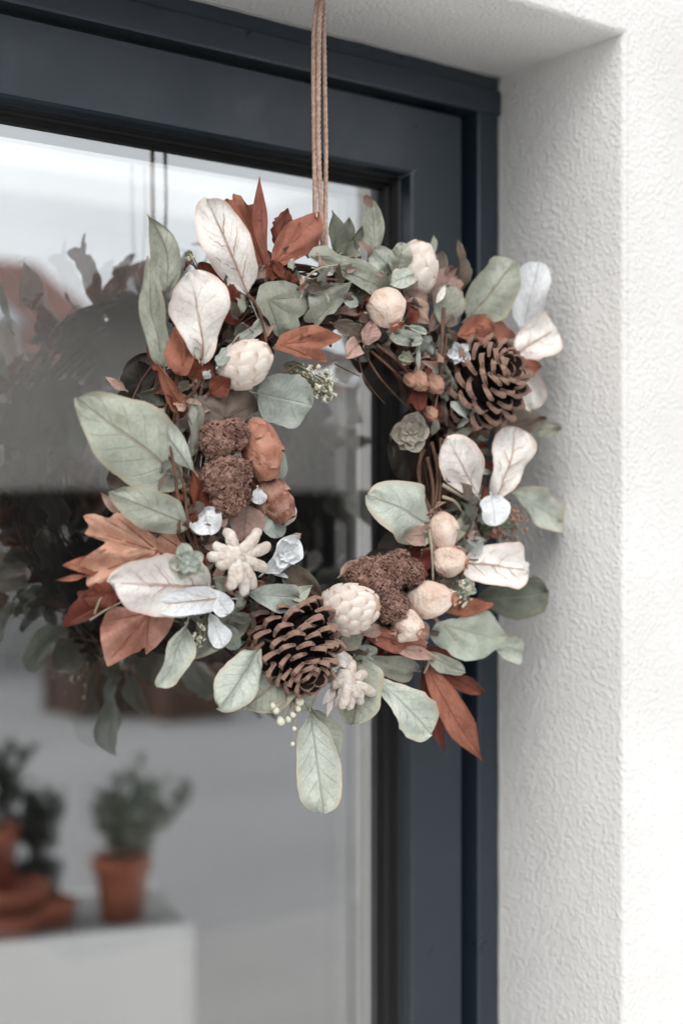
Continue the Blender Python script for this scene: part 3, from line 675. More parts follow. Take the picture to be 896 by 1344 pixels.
leaf('oval', (450, 392, 30), (470, 400, 34), 16, 'euc')
plate((368, 452, 42), [(360, 458), (368, 440), (380, 434), (398, 428), (414, 426), (430, 432), (450, 442), (440, 450), (424, 456), (420, 458), (428, 466), (429, 476), (410, 472), (390, 468), (374, 462)], 'rustq', dome=.06, grad=(5, 5), veins=[(446, 442), (426, 474), (410, 430)])
leaf('blunt', (304, 452, 34), (345, 420, 36), 22, 'sage2', roll=30)
leaf('ovat', (442, 336, 4), (436, 276, -2), 26, 'dark', roll=20)
leaf('ovat', (455, 332, 0), (458, 286, -6), 24, 'dark', roll=-25)
leaf('ovat', (458, 332, -4), (476, 296, -8), 14, 'dark', roll=10)
leaf('oval', (492, 330, 4), (488, 262, 6), 28, 'sage', roll=-15, bend=-.05)
leaf('lance', (488, 272, 6), (470, 250, 12), 12, 'rose', curl=.6, stem=0)
leaf('round', (512, 356, 18), (486, 326, 24), 34, 'sage2')
leaf('round', (520, 358, 22), (528, 318, 30), 32, 'sage')
leaf('obov', (549, 362, 26), (512, 372, 40), 30, 'sage2', roll=25)
leaf('ovat', (566, 396, 10), (598, 352, 2), 46, 'rose', jag=.12)
leaf('ovat', (572, 362, 4), (578, 330, -2), 26, 'taupe')
leaf('lance', (567, 336, 0), (569, 308, -4), 9, 'sage')
leaf('ovat', (606, 380, 8), (600, 315, 8), 18, 'taupe', roll=25, jag=.15, wave=.12)
leaf('oval', (530, 384, 28), (556, 404, 30), 30, 'rose', wave=.12)
leaf('ovat', (534, 396, 34), (564, 424, 32), 30, 'pink', fold=.25)
leaf('obov', (582, 436, 26), (590, 374, 30), 52, 'grey', cup=.15, wave=.08)
leaf('lance', (572, 398, 32), (584, 374, 32), 10, 'white', stem=0)
leaf('blunt', (556, 446, 34), (508, 436, 36), 26, 'sage2', roll=-20)
leaf('blunt', (534, 428, 36), (560, 436, 36), 12, 'sage2')
leaf('ovat', (558, 440, 26), (572, 478, 26), 16, 'grey', roll=30, wave=.12)
leaf('oval', (452, 428, 30), (478, 444, 32), 26, 'taupe', jag=.15)
leaf('round', (478, 452, 34), (489, 422, 38), 24, 'pink', roll=20)
leaf('ovat', (470, 450, 32), (452, 470, 36), 26, 'pink', wave=.12)
leaf('oval', (436, 424, 30), (470, 436, 28), 22, 'taupe')
# ---- right
leaf('oval', (614, 416, 14), (674, 343, 24), 66, 'sage', roll=20, cup=.05)
leaf('blunt', (684, 436, 12), (708, 343, 22), 56, 'whitec', roll=-20, wave=.12)
plate((604, 440, 32), [(600, 440), (608, 424), (620, 414), (638, 412), (656, 418), (668, 430), (682, 442), (668, 446), (664, 454), (640, 450), (618, 448)], 'rustq', dome=.15, grad=(-4, 4), veins=[(678, 442), (640, 416)])
leaf('obov', (664, 472, 8), (730, 432, 20), 68, 'white', veins=WV2, roll=-10)
leaf('blunt', (680, 480, 4), (700, 538, 12), 60, 'white', roll=15)
leaf('ovat', (664, 486, 22), (712, 480, 26), 26, 'rust', fold=.15)
leaf('ovat', (640, 566, 18), (716, 548, 22), 42, 'taupe', wave=.1, fold=.12)
leaf('lance', (694, 566, 22), (737, 562, 20), 22, 'grey')
leaf('oval', (650, 576, 28), (672, 562, 32), 26, 'rose')
leaf('obov', (626, 650, 36), (586, 574, 46), 70, 'white', roll=-12, veins=(.9, .8, [(.25, .25, .6), (.4, .25, -.6)]), cup=.15)
leaf('obov', (648, 656, 34), (678, 561, 42), 66, 'white', roll=10, veins=WV, cup=.12)
leaf('round', (644, 650, 42), (650, 690, 48), 40, 'whitec', cup=.2)
leaf('blunt', (666, 648, 4), (733, 684, 2), 58, 'sage2', roll=-20)
leaf('round', (568, 694, 24), (484, 650, 36), 74, 'sage2', cup=.06, roll=8)
leaf('ovat', (606, 716, 28), (608, 670, 34), 30, 'grey', roll=25, fold=.15)
leaf('oval', (608, 724, 20), (640, 690, 18), 30, 'grey', roll=-20)
leaf('oval', (562, 702, 30), (529, 704, 36), 28, 'rose', wave=.1)
leaf('oval', (540, 752, 26), (562, 722, 32), 26, 'rustd', curl=.4, wave=.15)
leaf('ovat', (532, 730, 22), (552, 720, 26), 16, 'rustd')
leaf('blunt', (598, 738, 30), (692, 750, 40), 72, 'white', roll=-12, veins=WV, cup=.1)
leaf('oval', (630, 786, 12), (718, 778, 10), 56, 'dark', roll=10, wave=.08)
leaf('blunt', (684, 750, 20), (692, 738, 20), 9, 'whitec', stem=0)
leaf('oval', (578, 800, 30), (634, 794, 30), 24, 'rust', curl=.3)
plate((582, 820, 34), [(563, 834), (572, 818), (592, 812), (612, 812), (620, 802), (642, 802), (656, 820), (672, 842), (664, 852), (650, 854), (636, 864), (610, 868), (588, 858), (572, 846)], 'sagep', dome=.10, grad=(4, 3), veins=[(666, 842), (612, 858)], vm='veing')
leaf('blunt', (640, 842, 18), (684, 856, 14), 40, 'sage2')
# ---- left
leaf('oval', (238, 632, 30), (101, 522, 44), 102, 'sage', roll=5, cup=.06, bend=.06)
leaf('blunt', (256, 620, 40), (202, 536, 42), 34, 'sage2', roll=-30, fold=.2, wave=.1)
leaf('oval', (248, 688, 36), (145, 646, 46), 56, 'sage', roll=-10, cup=.05)
leaf('oval', (196, 640, 18), (150, 618, 14), 30, 'taupe')
leaf('lance', (165, 512, 8), (137, 494, 6), 12, 'pink')
leaf('lance', (156, 674, 16), (132, 646, 16), 14, 'pink')
plate((208, 724, 34), [(212, 740), (196, 738), (182, 744), (166, 750), (150, 762), (136, 772), (122, 778), (112, 768), (112, 756), (104, 742), (110, 732), (128, 720), (138, 712), (124, 706), (110, 700), (116, 690), (108, 676), (124, 674), (142, 680), (152, 672), (172, 676), (188, 690), (204, 706)], 'rustp', dome=.10, grad=(-4, 0), veins=[(114, 694), (112, 756), (150, 676), (130, 774)])
plate((232, 716, 26), [(240, 724), (226, 728), (208, 724), (196, 706), (204, 692), (222, 690), (238, 698), (244, 710)], 'rustp', dome=.25, veins=[(204, 698)])
leaf('ovat', (130, 744, 20), (82, 742, 18), 24, 'rust', roll=10)
leaf('lance', (112, 756, 22), (72, 762, 18), 8, 'rust')
plate((142, 790, 26), [(152, 792), (134, 806), (112, 816), (82, 824), (84, 812), (92, 796), (102, 786), (102, 776), (120, 774), (138, 778)], 'rustd', dome=.10, veins=[(88, 820), (106, 778)])
leaf('oval', (160, 776, 28), (108, 784, 22), 36, 'rustd', wave=.12)
plate((196, 804, 30), [(212, 796), (230, 808), (222, 828), (208, 846), (192, 860), (190, 850), (182, 856), (176, 858), (160, 866), (140, 876), (134, 852), (131, 826), (138, 806), (150, 796), (172, 798)], 'rustp', dome=.12, grad=(0, 4), veins=[(142, 870), (192, 854), (136, 816)])
leaf('round', (272, 770, 40), (142, 764, 56), 84, 'white', roll=-5, veins=WV, cup=.06)
leaf('blunt', (302, 786, 46), (200, 796, 52), 46, 'whitec', roll=12, cup=.1, veins=(.9, .8, [(.3, .2, .5)]))
leaf('obov', (276, 774, 50), (300, 806, 56), 36, 'whitec', wave=.12)
leaf('obov', (276, 806, 42), (292, 850, 46), 34, 'whitec', wave=.15)
leaf('blunt', (246, 816, 36), (208, 902, 42), 44, 'sage2', roll=-22, wave=.08)
leaf('oval', (328, 806, 30), (252, 862, 34), 42, 'grey', roll=20)
leaf('oval', (290, 820, 34), (312, 852, 36), 26, 'euc')
leaf('round', (268, 668, 38), (276, 702, 46), 46, 'whitec', roll=20)
leaf('round', (324, 662, 36), (318, 712, 42), 44, 'rose', wave=.1)
# ---- upper left inner
plate((296, 548, 36), [(246, 560), (244, 540), (248, 522), (252, 516), (264, 520), (280, 512), (300, 510), (318, 508), (330, 516), (342, 528), (338, 540), (326, 546), (318, 556), (300, 566), (280, 572), (262, 586), (254, 590)], 'taupep', dome=.14, grad=(0, -4), veins=[(252, 520), (300, 512), (336, 530)], vm='taupev')
leaf('oval', (250, 600, 38), (256, 518, 42), 20, 'grey', roll=35, fold=.2)
leaf('oval', (276, 518, 34), (298, 498, 38), 30, 'rustd', curl=.5)
leaf('round', (336, 516, 34), (408, 532, 44), 72, 'euc', cup=.05, roll=8)
leaf('oval', (348, 646, 18), (366, 586, 14), 34, 'euc')
leaf('oval', (340, 660, 32), (366, 706, 38), 42, 'euc', roll=-25, fold=.1)
leaf('round', (366, 690, 20), (382, 662, 14), 26, 'sage2')
leaf('ovat', (262, 676, 34), (252, 612, 40), 24, 'rustd', roll=30, fold=.2)
leaf('blunt', (338, 640, 42), (340, 662, 44), 24, 'whitec', wave=.15)
leaf('blunt', (346, 752, 40), (392, 706, 44), 40, 'whitec', wave=.14, roll=15)
leaf('blunt', (352, 748, 36), (388, 742, 40), 34, 'whitec', wave=.14)
leaf('lance', (378, 708, 40), (396, 700, 42), 9, 'pink', stem=0)
leaf('obov', (326, 778, 42), (392, 784, 50), 48, 'euc', roll=12, wave=.10)
leaf('lance', (382, 788, 50), (402, 772, 46), 20, 'sage', curl=.5, stem=0)
leaf('obov', (422, 786, 34), (372, 744, 44), 40, 'taupe', roll=-15, wave=.08)
leaf('oval', (300, 770, 40), (280, 760, 42), 20, 'sage')
# ---- bottom
leaf('blunt', (340, 852, 42), (288, 928, 52), 66, 'sage2', roll=-6, cup=.06)
leaf('round', (378, 886, 36), (318, 930, 44), 64, 'sage', roll=10)
leaf('round', (384, 898, 34), (404, 932, 38), 40, 'sage')
leaf('blunt', (406, 934, 40), (424, 1067, 50), 76, 'sage2', roll=6, bend=.1)
leaf('oval', (410, 932, 34), (446, 994, 38), 30, 'sage', roll=-15)
leaf('round', (468, 862, 34), (462, 951, 44), 64, 'sage', roll=-5)
leaf('obov', (492, 890, 34), (566, 964, 48), 66, 'sage2', roll=-6, jag=.08, wave=.08)
leaf('oval', (546, 880, 28), (484, 864, 34), 34, 'grey', roll=-15)
leaf('oval', (470, 850, 32), (492, 868, 34), 26, 'euc')
leaf('lance', (556, 872, 22), (586, 992, 26), 24, 'rustd', roll=30)
leaf('lance', (558, 872, 30), (634, 1000, 40), 40, 'rust', roll=-8, bend=.06, side=.04)
leaf('lance', (578, 880, 24), (638, 910, 26), 22, 'rustd', roll=15)
leaf('oval', (476, 828, 34), (560, 848, 36), 28, 'rust', roll=20, wave=.12)
leaf('lance', (506, 846, 34), (572, 868, 36), 22, 'pink', roll=-25)
leaf('oval', (530, 818, 34), (560, 842, 36), 34, 'rose', wave=.1)
leaf('lance', (500, 824, 36), (470, 834, 42), 18, 'rose')
leaf('oval', (556, 856, 34), (610, 882, 36), 24, 'sage', roll=20)
leaf('oval', (560, 850, 30), (592, 876, 30), 24, 'rustd')
leaf('lance', (446, 756, 16), (468, 734, 14), 16, 'pink')
leaf('oval', (440, 846, 40), (476, 838, 42), 24, 'grey')

# ---- medium leaves tucked between the big ones
for (a0, a1, n_) in ((-.5, 1.5, 34), (1.5, 2.7, 12), (2.7, 4.4, 16), (4.4, 5.9, 18)):
    for i in range(n_):
        a = a0 + (a1 - a0) * (i + rnd.random()) / n_; p = ringp(a, rnd.uniform(.020, .034), rnd.uniform(.5, 2.5)); d = p - CAM
        px = W0 / 2 + F * d.dot(RGT) / d.dot(FWD); py = H0 / 2 - F * d.z / d.dot(FWD); an = a + rnd.uniform(-1.5, 1.5); L = rnd.uniform(30, 54); off = -p.y * 1000
        leaf(rnd.choice(['oval', 'ovat', 'blunt', 'round']), (px, py, off - 6), (px + L * math.cos(an) * .8, py - L * math.sin(an), off + rnd.uniform(-4, 8)), rnd.uniform(18, 34), rnd.choice(['grey', 'taupe', 'rose', 'sage', 'euc', 'rustd', 'rust', 'grey', 'dark']), roll=rnd.uniform(-40, 40), bend=rnd.uniform(-.1, .3), cup=rnd.uniform(0, .35), wave=.14, jag=rnd.choice([0, .1, .18]), res=(14, 8))

# ---- pine cones
def scale_mesh(name):
    """spoon-like cone scale, unit length along +X, with a thick pale rounded rim"""
    v = []; f = []; mi = []; us = [0, .35, .68, .86, .95, 1.0]; vs = [-1, -.6, 0, .6, 1]; hw = [.12, .24, .38, .44, .42, .34]
    for i, u in enumerate(us):
        for w in vs:
            x = u * (1 - .34 * u * u * w * w); v.append((x, w * hw[i], .12 * u * u + .05 * u * w * w + (.03 if i == 4 else 0)))
    n = len(v)
    for i, u in enumerate(us):
        th = (.03, .05, .08, .13, .19, .12)[i]
        for w in vs:
            x = u * (1 - .34 * u * u * w * w); v.append((x + .0, w * hw[i] * .96, .12 * u * u + .05 * u * w * w - th * (1.2 - .5 * w * w)))
    c = len(vs)
    for i in range(len(us) - 1):
        for j in range(c - 1):
            a = i * c + j; f.append((a, a + 1, a + c + 1, a + c)); mi.append(1 if i >= 3 else 0)
            f.append((n + a + c, n + a + c + 1, n + a + 1, n + a)); mi.append(1 if i >= 4 else 0)
        a = i * c; f.append((a, a + c, n + a + c, n + a)); mi.append(1 if i >= 3 else 0)
        a = i * c + c - 1; f.append((n + a, n + a + c, a + c, a)); mi.append(1 if i >= 3 else 0)
    e = (len(us) - 1) * c
    for j in range(c - 1): f.append((e + j, e + j + 1, n + e + j + 1, n + e + j)); mi.append(1)
    return mesh(name, v, f, mi=mi, mats=[M['coned'], M['conet']], smooth=False)
SCALE = scale_mesh('cone_scale')
def cone(c, axis, L, Rr, n, name='pine_cone'):
    C = U(c[0], c[1], c[2] / 1000); ax = axis.normalized(); base = C - ax * L * .5
    core = MB().lathe([(Rr * .12, 0), (Rr * .34, L * .15), (Rr * .40, L * .4), (Rr * .30, L * .7), (Rr * .08, L * .95)], base, ax, 14).make(name, M['coned'], wreath, origin=base)
    ref = UP if abs(ax.z) < .9 else RGT; e1 = ax.cross(ref).normalized(); e2 = ax.cross(e1); r_ = random.Random(n)
    for i in range(n):
        t = (i + .5) / n; q = i * 2.39996; h = L * (.04 + .86 * t)
        d = e1 * math.cos(q) + e2 * math.sin(q)
        phi = R(104 - 82 * t ** 1.15 + r_.uniform(-5, 5)); out = d * math.sin(phi) + ax * math.cos(phi)
        core_r = Rr * (.30 * math.sin(math.pi * min(1, .15 + .8 * t)) + .02)
        env = Rr * (math.sin(math.pi * (.16 + .74 * t) ** .9) ** .7) if t < .97 else Rr * .2
        ln_ = max(.25 * Rr, (env - core_r * math.sin(phi)) * (1 if t < .7 else 1.0)) * r_.uniform(.86, 1.1)
        x = out; y = (ax.cross(d).normalized() + d.cross(ax.cross(d)) * 0 + out.cross(ax.cross(d)).normalized() * r_.uniform(-.35, .35)).normalized(); z = x.cross(y)
        o = link('scale', SCALE, core); p = ax * h + d * core_r
        ws = Rr * .64 * (1 - .42 * t) * r_.uniform(.9, 1.1)
        Mx = Matrix((x * ln_, y * ws, z * ws * .9)).transposed().to_4x4(); Mx.translation = p
        o.matrix_local = Mx
    return core
cone((626, 504, 30), RGT * .62 + UP * .30 - FWD * .62, .076, .046, 108)
cone((386, 846, 42), RGT * .34 - UP * .66 - FWD * .62, .072, .040, 112)

# ---- scaly white buds
def bud(c, axis, L, Rr, n, sc=1.0, lift0=.0022, name='seed_bud', ms='budw', mc='buds'):
    C = U(c[0], c[1], c[2] / 1000); ax = axis.normalized(); base = C - ax * L * .5
    pr = [(Rr * max(.05, math.sin(math.pi * (.06 + .9 * t)) ** .62), L * t) for t in [i / 12 for i in range(13)]]
    core = MB().lathe([(r * .97, h) for r, h in pr], base, ax, 20).make(name, M[mc], wreath, origin=base)
    ref = UP if abs(ax.z) < .9 else RGT; e1 = ax.cross(ref).normalized(); e2 = ax.cross(e1)
    for i in range(n):
        t = (i + .3) / n; z_ = 1 - 2 * t                      # equal area
        h = L * (.5 - .5 * z_) * .93; tt = h / L; rr = Rr * max(.05, math.sin(math.pi * (.06 + .9 * tt)) ** .62); q = i * 2.39996
        d = e1 * math.cos(q) + e2 * math.sin(q)
        ln_ = L * .34 * sc * (1 - .2 * tt); ws = L * .27 * sc * (1 - .30 * max(0, tt - .5) / .5); nu, nv = 7, 6; vv = []
        ph = rnd.uniform(0, 30)
        for a_ in range(nu + 1):
            u = a_ / nu; wu = (.55 + .45 * math.sin(math.pi * .5 * min(1, u / .55))) * math.sqrt(max(.0, 1 - max(0, (u - .45) / .56) ** 2.4))
            for b2 in range(nv + 1):
                w = b2 / nv * 2 - 1; h2 = min(max(h + (u - .45) * ln_ * .9, .0), L * .99); t2 = h2 / L
                r2 = Rr * max(.05, math.sin(math.pi * (.06 + .9 * t2)) ** .62); q2 = q + w * wu * ws * .5 / max(r2, Rr * .38)
                over = max(0, h + (u - .45) * ln_ * .9 - L * .99)
                lift = lift0 * (.25 + 1.0 * u) * (1 - .75 * w * w) + (.0005 if ms == 'budw' else .0028) * noise.noise(Vector((u * 3.4, w * 2.2, ph))) - .0006
                vv.append(base + ax * (h2 + over * .2 + lift * .3 * t2) + (e1 * math.cos(q2) + e2 * math.sin(q2)) * (r2 * (1 - min(.9, over / ln_ * 2)) + lift))
        ff = [(a_ * (nv + 1) + b2, a_ * (nv + 1) + b2 + 1, (a_ + 1) * (nv + 1) + b2 + 1, (a_ + 1) * (nv + 1) + b2) for a_ in range(nu) for b2 in range(nv)]
        wobj('scale', vv, ff, core, mats=[M[ms]], uvs=[(a_ / nu, b2 / nv) for a_ in range(nu + 1) for b2 in range(nv + 1)])
    return core
bud((320, 479, 40), RGT * .85 + UP * .5 - FWD * .3, .047, .0178, 30, 1.45, .0017)
bud((455, 800, 44), RGT * .9 + UP * .18 - FWD * .35, .054, .0205, 56, 1.0, .0022)
bud((543, 356, 18), RGT * .2 + UP * .8 - FWD * .3, .052, .020, 26, 1.5, .0018)

# ---- pods
def pod(c, axis, L, Rr, m, mc, facets=5, crown=True, fa=.06, name='seed_pod'):
    C = U(c[0], c[1], c[2] / 1000); ax = axis.normalized(); base = C - ax * L * .5; s_ = rnd.uniform(0, 50)
    N = 26; pr = [(Rr * max(.04, math.sin(math.pi * (.03 + .93 * t)) ** .55) * (1 - .12 * t), L * t) for t in [i / N for i in range(N + 1)]]
    o = MB().lathe(pr, base, ax, 44, fn=lambda q, t: 1 + (.0 if m == 'peach' else .42) * (.2 - abs(noise.noise(Vector((math.cos(q) * 2.2, math.sin(q) * 2.2, t * 3.5 + s_))))) + fa * math.cos(q * facets + s_ + t * 1.2) + .20 * noise.noise(Vector((math.cos(q) * 1.3, math.sin(q) * 1.3, t * 2.5 + s_))) + .04 * noise.noise(Vector((math.cos(q) * 4, math.sin(q) * 4, t * 6 + s_)))).make(name, M[m], wreath, origin=base)
    if crown:
        b = MB(); ref = UP if abs(ax.z) < .9 else RGT; e1 = ax.cross(ref).normalized(); e2 = ax.cross(e1); tip = base + ax * L * .96
        for i in range(6):
            q = i * 1.047; d = e1 * math.cos(q) + e2 * math.sin(q)
            v, f, uv = simple_leaf(tip + d * Rr * .12, tip + d * Rr * .42 + ax * Rr * rnd.uniform(.15, .35), Rr * .3, (ax - d).normalized(), .05); b.add(v, f)
        b.make('crown', M[mc], o)
    MB().tube([base + ax * L * .06, base - ax * L * .15, base - ax * L * .4 + Vector((0, .006, 0))], .0012, 6).make('stalk', M['twig'], o)
    return o
pod((507, 405, 40), RGT * .35 - UP * .75 - FWD * .35, .034, .0175, 'peach', 'rustp2', 4, fa=.02)
pod((581, 697, 36), -UP * .9 + RGT * .15 - FWD * .2, .033, .0140, 'peach', 'peachd', 4, crown=False)
pod((588, 735, 40), RGT * .9 - UP * .15 - FWD * .25, .030, .0150, 'peach', 'peachd', 5)
pod((563, 787, 44), RGT * .9 + UP * .05 - FWD * .3, .040, .0165, 'peach', 'peachd', 4, fa=.08)
pod((534, 822, 42), RGT * .6 - UP * .25 - FWD * .55, .029, .0145, 'peach', 'peachd', 5)
bud((343, 590, 38), -UP * .9 + RGT * .25 - FWD * .25, .050, .0150, 9, 2.3, .0026, 'papery_husk', 'terra', 'terrad')
bud((357, 654, 36), RGT * .6 - UP * .75 - FWD * .2, .043, .0140, 9, 2.2, .0026, 'papery_husk', 'terrad', 'terra')
for (x, y, o_, w, m) in ((538, 499, 36, 9, 'rose'), (550, 500, 38, 13, 'rose'), (570, 504, 38, 13, 'pink2'), (565, 543, 38, 10, 'pink2')):
    pod((x, y, o_), RGT * .3 - UP * .5 - FWD * .6, .020 * w / 12, .0075 * w / 12, 'berry', 'peachd', 5, crown=(w > 9), name='berry')
leaf('oval', (546, 512, 30), (548, 544, 36), 22, 'rustd', curl=.4)

# ---- celosia heads
def celosia(lumps, name='celosia_head'):
    b = MB(); r_ = random.Random(int(lumps[0][0])); c0 = U(lumps[0][0], lumps[0][1], lumps[0][2] / 1000)
    for (px, py, o_, rp, n) in lumps:
        C = U(px, py, o_ / 1000); rr = rp * mpp(C); b.ball(C, rr * .80, 14, 1, .35)
        for i in range(n):
            z = 1 - 2 * (i + .5) / n; q = i * 2.39996; s_ = math.sqrt(1 - z * z); d = Vector((s_ * math.cos(q), s_ * math.sin(q), z))
            if d.dot(Vector((0, 1, 0))) > .55: continue
            R1 = rr * (.88 + .20 * noise.noise(d * 2.4 + C * 40) + .12 * noise.noise(d * 6 + C * 40)); p = C + d * R1; sz = rr * r_.uniform(.09, .20)
            e = Vector((r_.uniform(-1, 1), r_.uniform(-1, 1), r_.uniform(-1, 1))); x = (e - d * e.dot(d) * .5).normalized(); y = d.cross(x).normalized()
            v = [p + x * sz, p + y * sz * .7 + d * sz * r_.uniform(.2, .9), p - x * sz * r_.uniform(.6, 1) + d * sz * r_.uniform(0, .5), p - y * sz * .7 + d * sz * r_.uniform(-.2, .6), p + d * sz * r_.uniform(.2, 1.0), p - d * sz]
            b.add(v, [(0, 1, 4), (1, 2, 4), (2, 3, 4), (3, 0, 4), (1, 0, 5), (2, 1, 5), (3, 2, 5), (0, 3, 5)])
    return b.make(name, [M['celosia'], M['twigd']], wreath, origin=c0, smooth=False)
celosia([(282, 577, 42, 26, 560), (304, 572, 40, 24, 480)])
celosia([(292, 626, 46, 29, 700), (310, 620, 44, 22, 460)])
celosia([(298, 656, 46, 24, 520), (314, 648, 44, 17, 320)])
celosia([(484, 760, 38, 30, 700), (508, 752, 38, 26, 560), (466, 756, 36, 16, 260)])
celosia([(512, 794, 40, 24, 520), (500, 780, 40, 22, 420)])
celosia([(522, 738, 36, 18, 320), (538, 752, 36, 19, 360)])

# ---- cream finger-petalled flowers
def fingers(c, tips, name='finger_flower', r=.0045):
    C = U(c[0], c[1], c[2] / 1000); o = MB().ball(C, r * 2.2, 12, 0, .3).make(name, M['coral'], wreath, origin=C)
    for (x, y, o_) in tips:
        T = U(x, y, o_ / 1000); d = T - C; pts = []; s_ = rnd.uniform(0, 30)
        arch = Vector((0, -1, 0)) * d.length * .22
        for j in range(13):
            t = j / 12; pts.append(C + d * t + arch * 4 * t * (1 - t) * .8 + .0012 * noise.noise_vector(Vector((t * 5, s_, 0))))
        b = MB().tube(pts, lambda t: r * (.62 + .45 * math.sin(math.pi * (.15 + .75 * t))) * (1 if t < .9 else math.sqrt(max(.05, 1 - ((t - .9) / .105) ** 2))) * (1 + .12 * noise.noise(Vector((t * 11, s_, 3)))), 12)
        b.make('petal', M['coral'], o)
    return o
fingers((306, 730, 58), [(296, 694, 52), (338, 696, 54), (352, 716, 50), (348, 748, 54), (332, 772, 56), (319, 782, 60), (301, 774, 62), (284, 744, 56), (270, 732, 50), (278, 716, 50), (312, 766, 66)])
fingers((452, 892, 50), [(478, 884, 48), (490, 912, 46), (474, 924, 52), (456, 932, 54), (440, 926, 52), (434, 900, 48), (462, 868, 46), (466, 916, 60), (446, 930, 60)], r=.0042)
leaf('lance', (440, 900, 46), (422, 926, 46), 12, 'white', stem=0); leaf('lance', (436, 908, 46), (428, 944, 46), 8, 'white', stem=0)
leaf('blunt', (430, 846, 44), (462, 876, 48), 22, 'white'); leaf('blunt', (426, 832, 42), (446, 868, 46), 14, 'sage2')
leaf('blunt', (424, 848, 46), (442, 880, 48), 26, 'whitec', wave=.15)

# ---- small rosettes: rounded petals round a centre
def rosette(c, rp, n, m, tilt=.35, layers=2, name='rosette_flower', pr=1.0):
    C = U(c[0], c[1], c[2] / 1000); o = MB().ball(C, .0025, 8).make(name, M[m], wreath, origin=C); L = rp * mpp(C); nrm = ((CAM - C).normalized() + Vector((0, -.4, 0))).normalized()
    e1 = nrm.cross(UP).normalized(); e2 = nrm.cross(e1)
    for la in range(layers):
        for i in range(n):
            q = (i + .5 * la) * 6.283 / n + rnd.uniform(-.25, .25); d = e1 * math.cos(q) + e2 * math.sin(q); Lp = L * (1 - .35 * la) * rnd.uniform(.85, 1.1); T = C + d * Lp + nrm * (tilt * Lp * (1 + la))
            a = T - C; s_ = a.cross(nrm).normalized(); n2 = s_.cross(a).normalized(); ph = rnd.uniform(0, 9)
            def fn(u, v, a=a, s_=s_, n2=n2, Lp=Lp, ph=ph): return C + a * u + s_ * (v * Lp * .42 * pr * max(.06, math.sin(math.pi * min(.985, (.05 + .93 * u) ** 1.3)) ** .7)) + n2 * (Lp * (.18 * v * v + .06 * math.sin(u * 5 + ph + v * 3)))
            vv, ff, uv = surf_grid(fn, 8, 6); wobj('petal', vv, ff, o, C, mats=[M[m]], uvs=uv)
    return o
rosette((246, 738, 58), 26, 5, 'sage2', .15, 2)
rosette((246, 740, 62), 14, 5, 'euc', .3, 1)
rosette((538, 568, 34), 27, 6, 'euc2', .25, 2, pr=1.25)
rosette((600, 464, 42), 17, 5, 'whitec', .35, 2)
rosette((374, 728, 48), 20, 5, 'whitec', .4, 2)
rosette((532, 470, 38), 12, 6, 'floretl', .5, 2)
rosette((612, 772, 46), 14, 5, 'sage2', .4, 2)
rosette((264, 832, 40), 12, 5, 'grey', .3, 1)

# ---- clusters of tiny florets on stems
def cluster(c, rx, ry, n, mats_, fr, stems, name='floret_cluster', seed=3):
    r_ = random.Random(seed); C = U(c[0], c[1], c[2] / 1000); root = U(stems[0], stems[1], stems[2] / 1000); b = MB()
    for i in range(n):
        q = r_.uniform(0, 6.283); rr = math.sqrt(r_.random()); p = U(c[0] + rx * rr * math.cos(q), c[1] + ry * rr * math.sin(q), (c[2] + r_.uniform(-10, 8) + 6 * (1 - rr)) / 1000)
        if i % 3 == 0: b.tube([root, root.lerp(p, .5) + Vector((0, 0, .003)), p], .0005, 4, 2)
        s_ = fr * r_.uniform(.6, 1.2); mm = 0 if r_.random() < .7 else (1 if r_.random() < .6 else 2)
        b.ball(p, s_ * .5, 6, mm, .3)
        for j in range(4):
            d = Vector((r_.uniform(-1, 1), r_.uniform(-1, .2), r_.uniform(-1, 1))).normalized(); b.ball(p + d * s_ * .6, s_ * r_.uniform(.3, .5), 5, mm, .2)
    return b.make(name, mats_, wreath, origin=C)
cluster((410, 500, 30), 30, 24, 95, [M['floret'], M['floretp'], M['floretg']], .0024, (372, 478, 24), seed=3)
cluster((428, 512, 32), 14, 16, 45, [M['floret'], M['floret'], M['floretg']], .0024, (380, 485, 24), seed=13)
cluster((664, 686, 30), 28, 30, 100, [M['floretp'], M['floretg'], M['floretg']], .0026, (626, 700, 24), seed=4)
cluster((250, 340, 20), 7, 9, 16, [M['floret'], M['rustv'], M['floretg']], .0020, (262, 362, 20), seed=5)
cluster((604, 778, 44), 16, 18, 26, [M['floret'], M['floretg'], M['floretg']], .0026, (590, 800, 36), seed=6)
cluster((236, 662, 30), 12, 30, 34, [M['rustv'], M['floretp'], M['twigd']], .0030, (246, 690, 24), seed=7)
cluster((262, 832, 44), 8, 16, 30, [M['floret'], M['twigd'], M['floretg']], .0020, (270, 810, 36), seed=8)
r_ = random.Random(5); b = MB(); top = U(380, 900, .044)
for (x, y, s_) in ((362, 932, 5), (368, 946, 6), (393, 920, 6), (384, 938, 4), (378, 944, 4), (386, 956, 3), (384, 976, 3), (358, 926, 4), (391, 930, 4)):
    p = U(x, y, .056); b.tube([top, top.lerp(p, .6) + Vector((.002, -.003, 0)), p], .0006, 5, 1); rr = s_ * mpp(p)
    b.lathe([(rr * .3, -rr), (rr * .9, -rr * .2), (rr, rr * .4), (rr * .6, rr), (.0002, rr * 1.1)], p, (r_.uniform(-.4, .4), -.3, -1), 8, 0)
b.make('floret_spray', [M['floret'], M['stem']], wreath, origin=top)

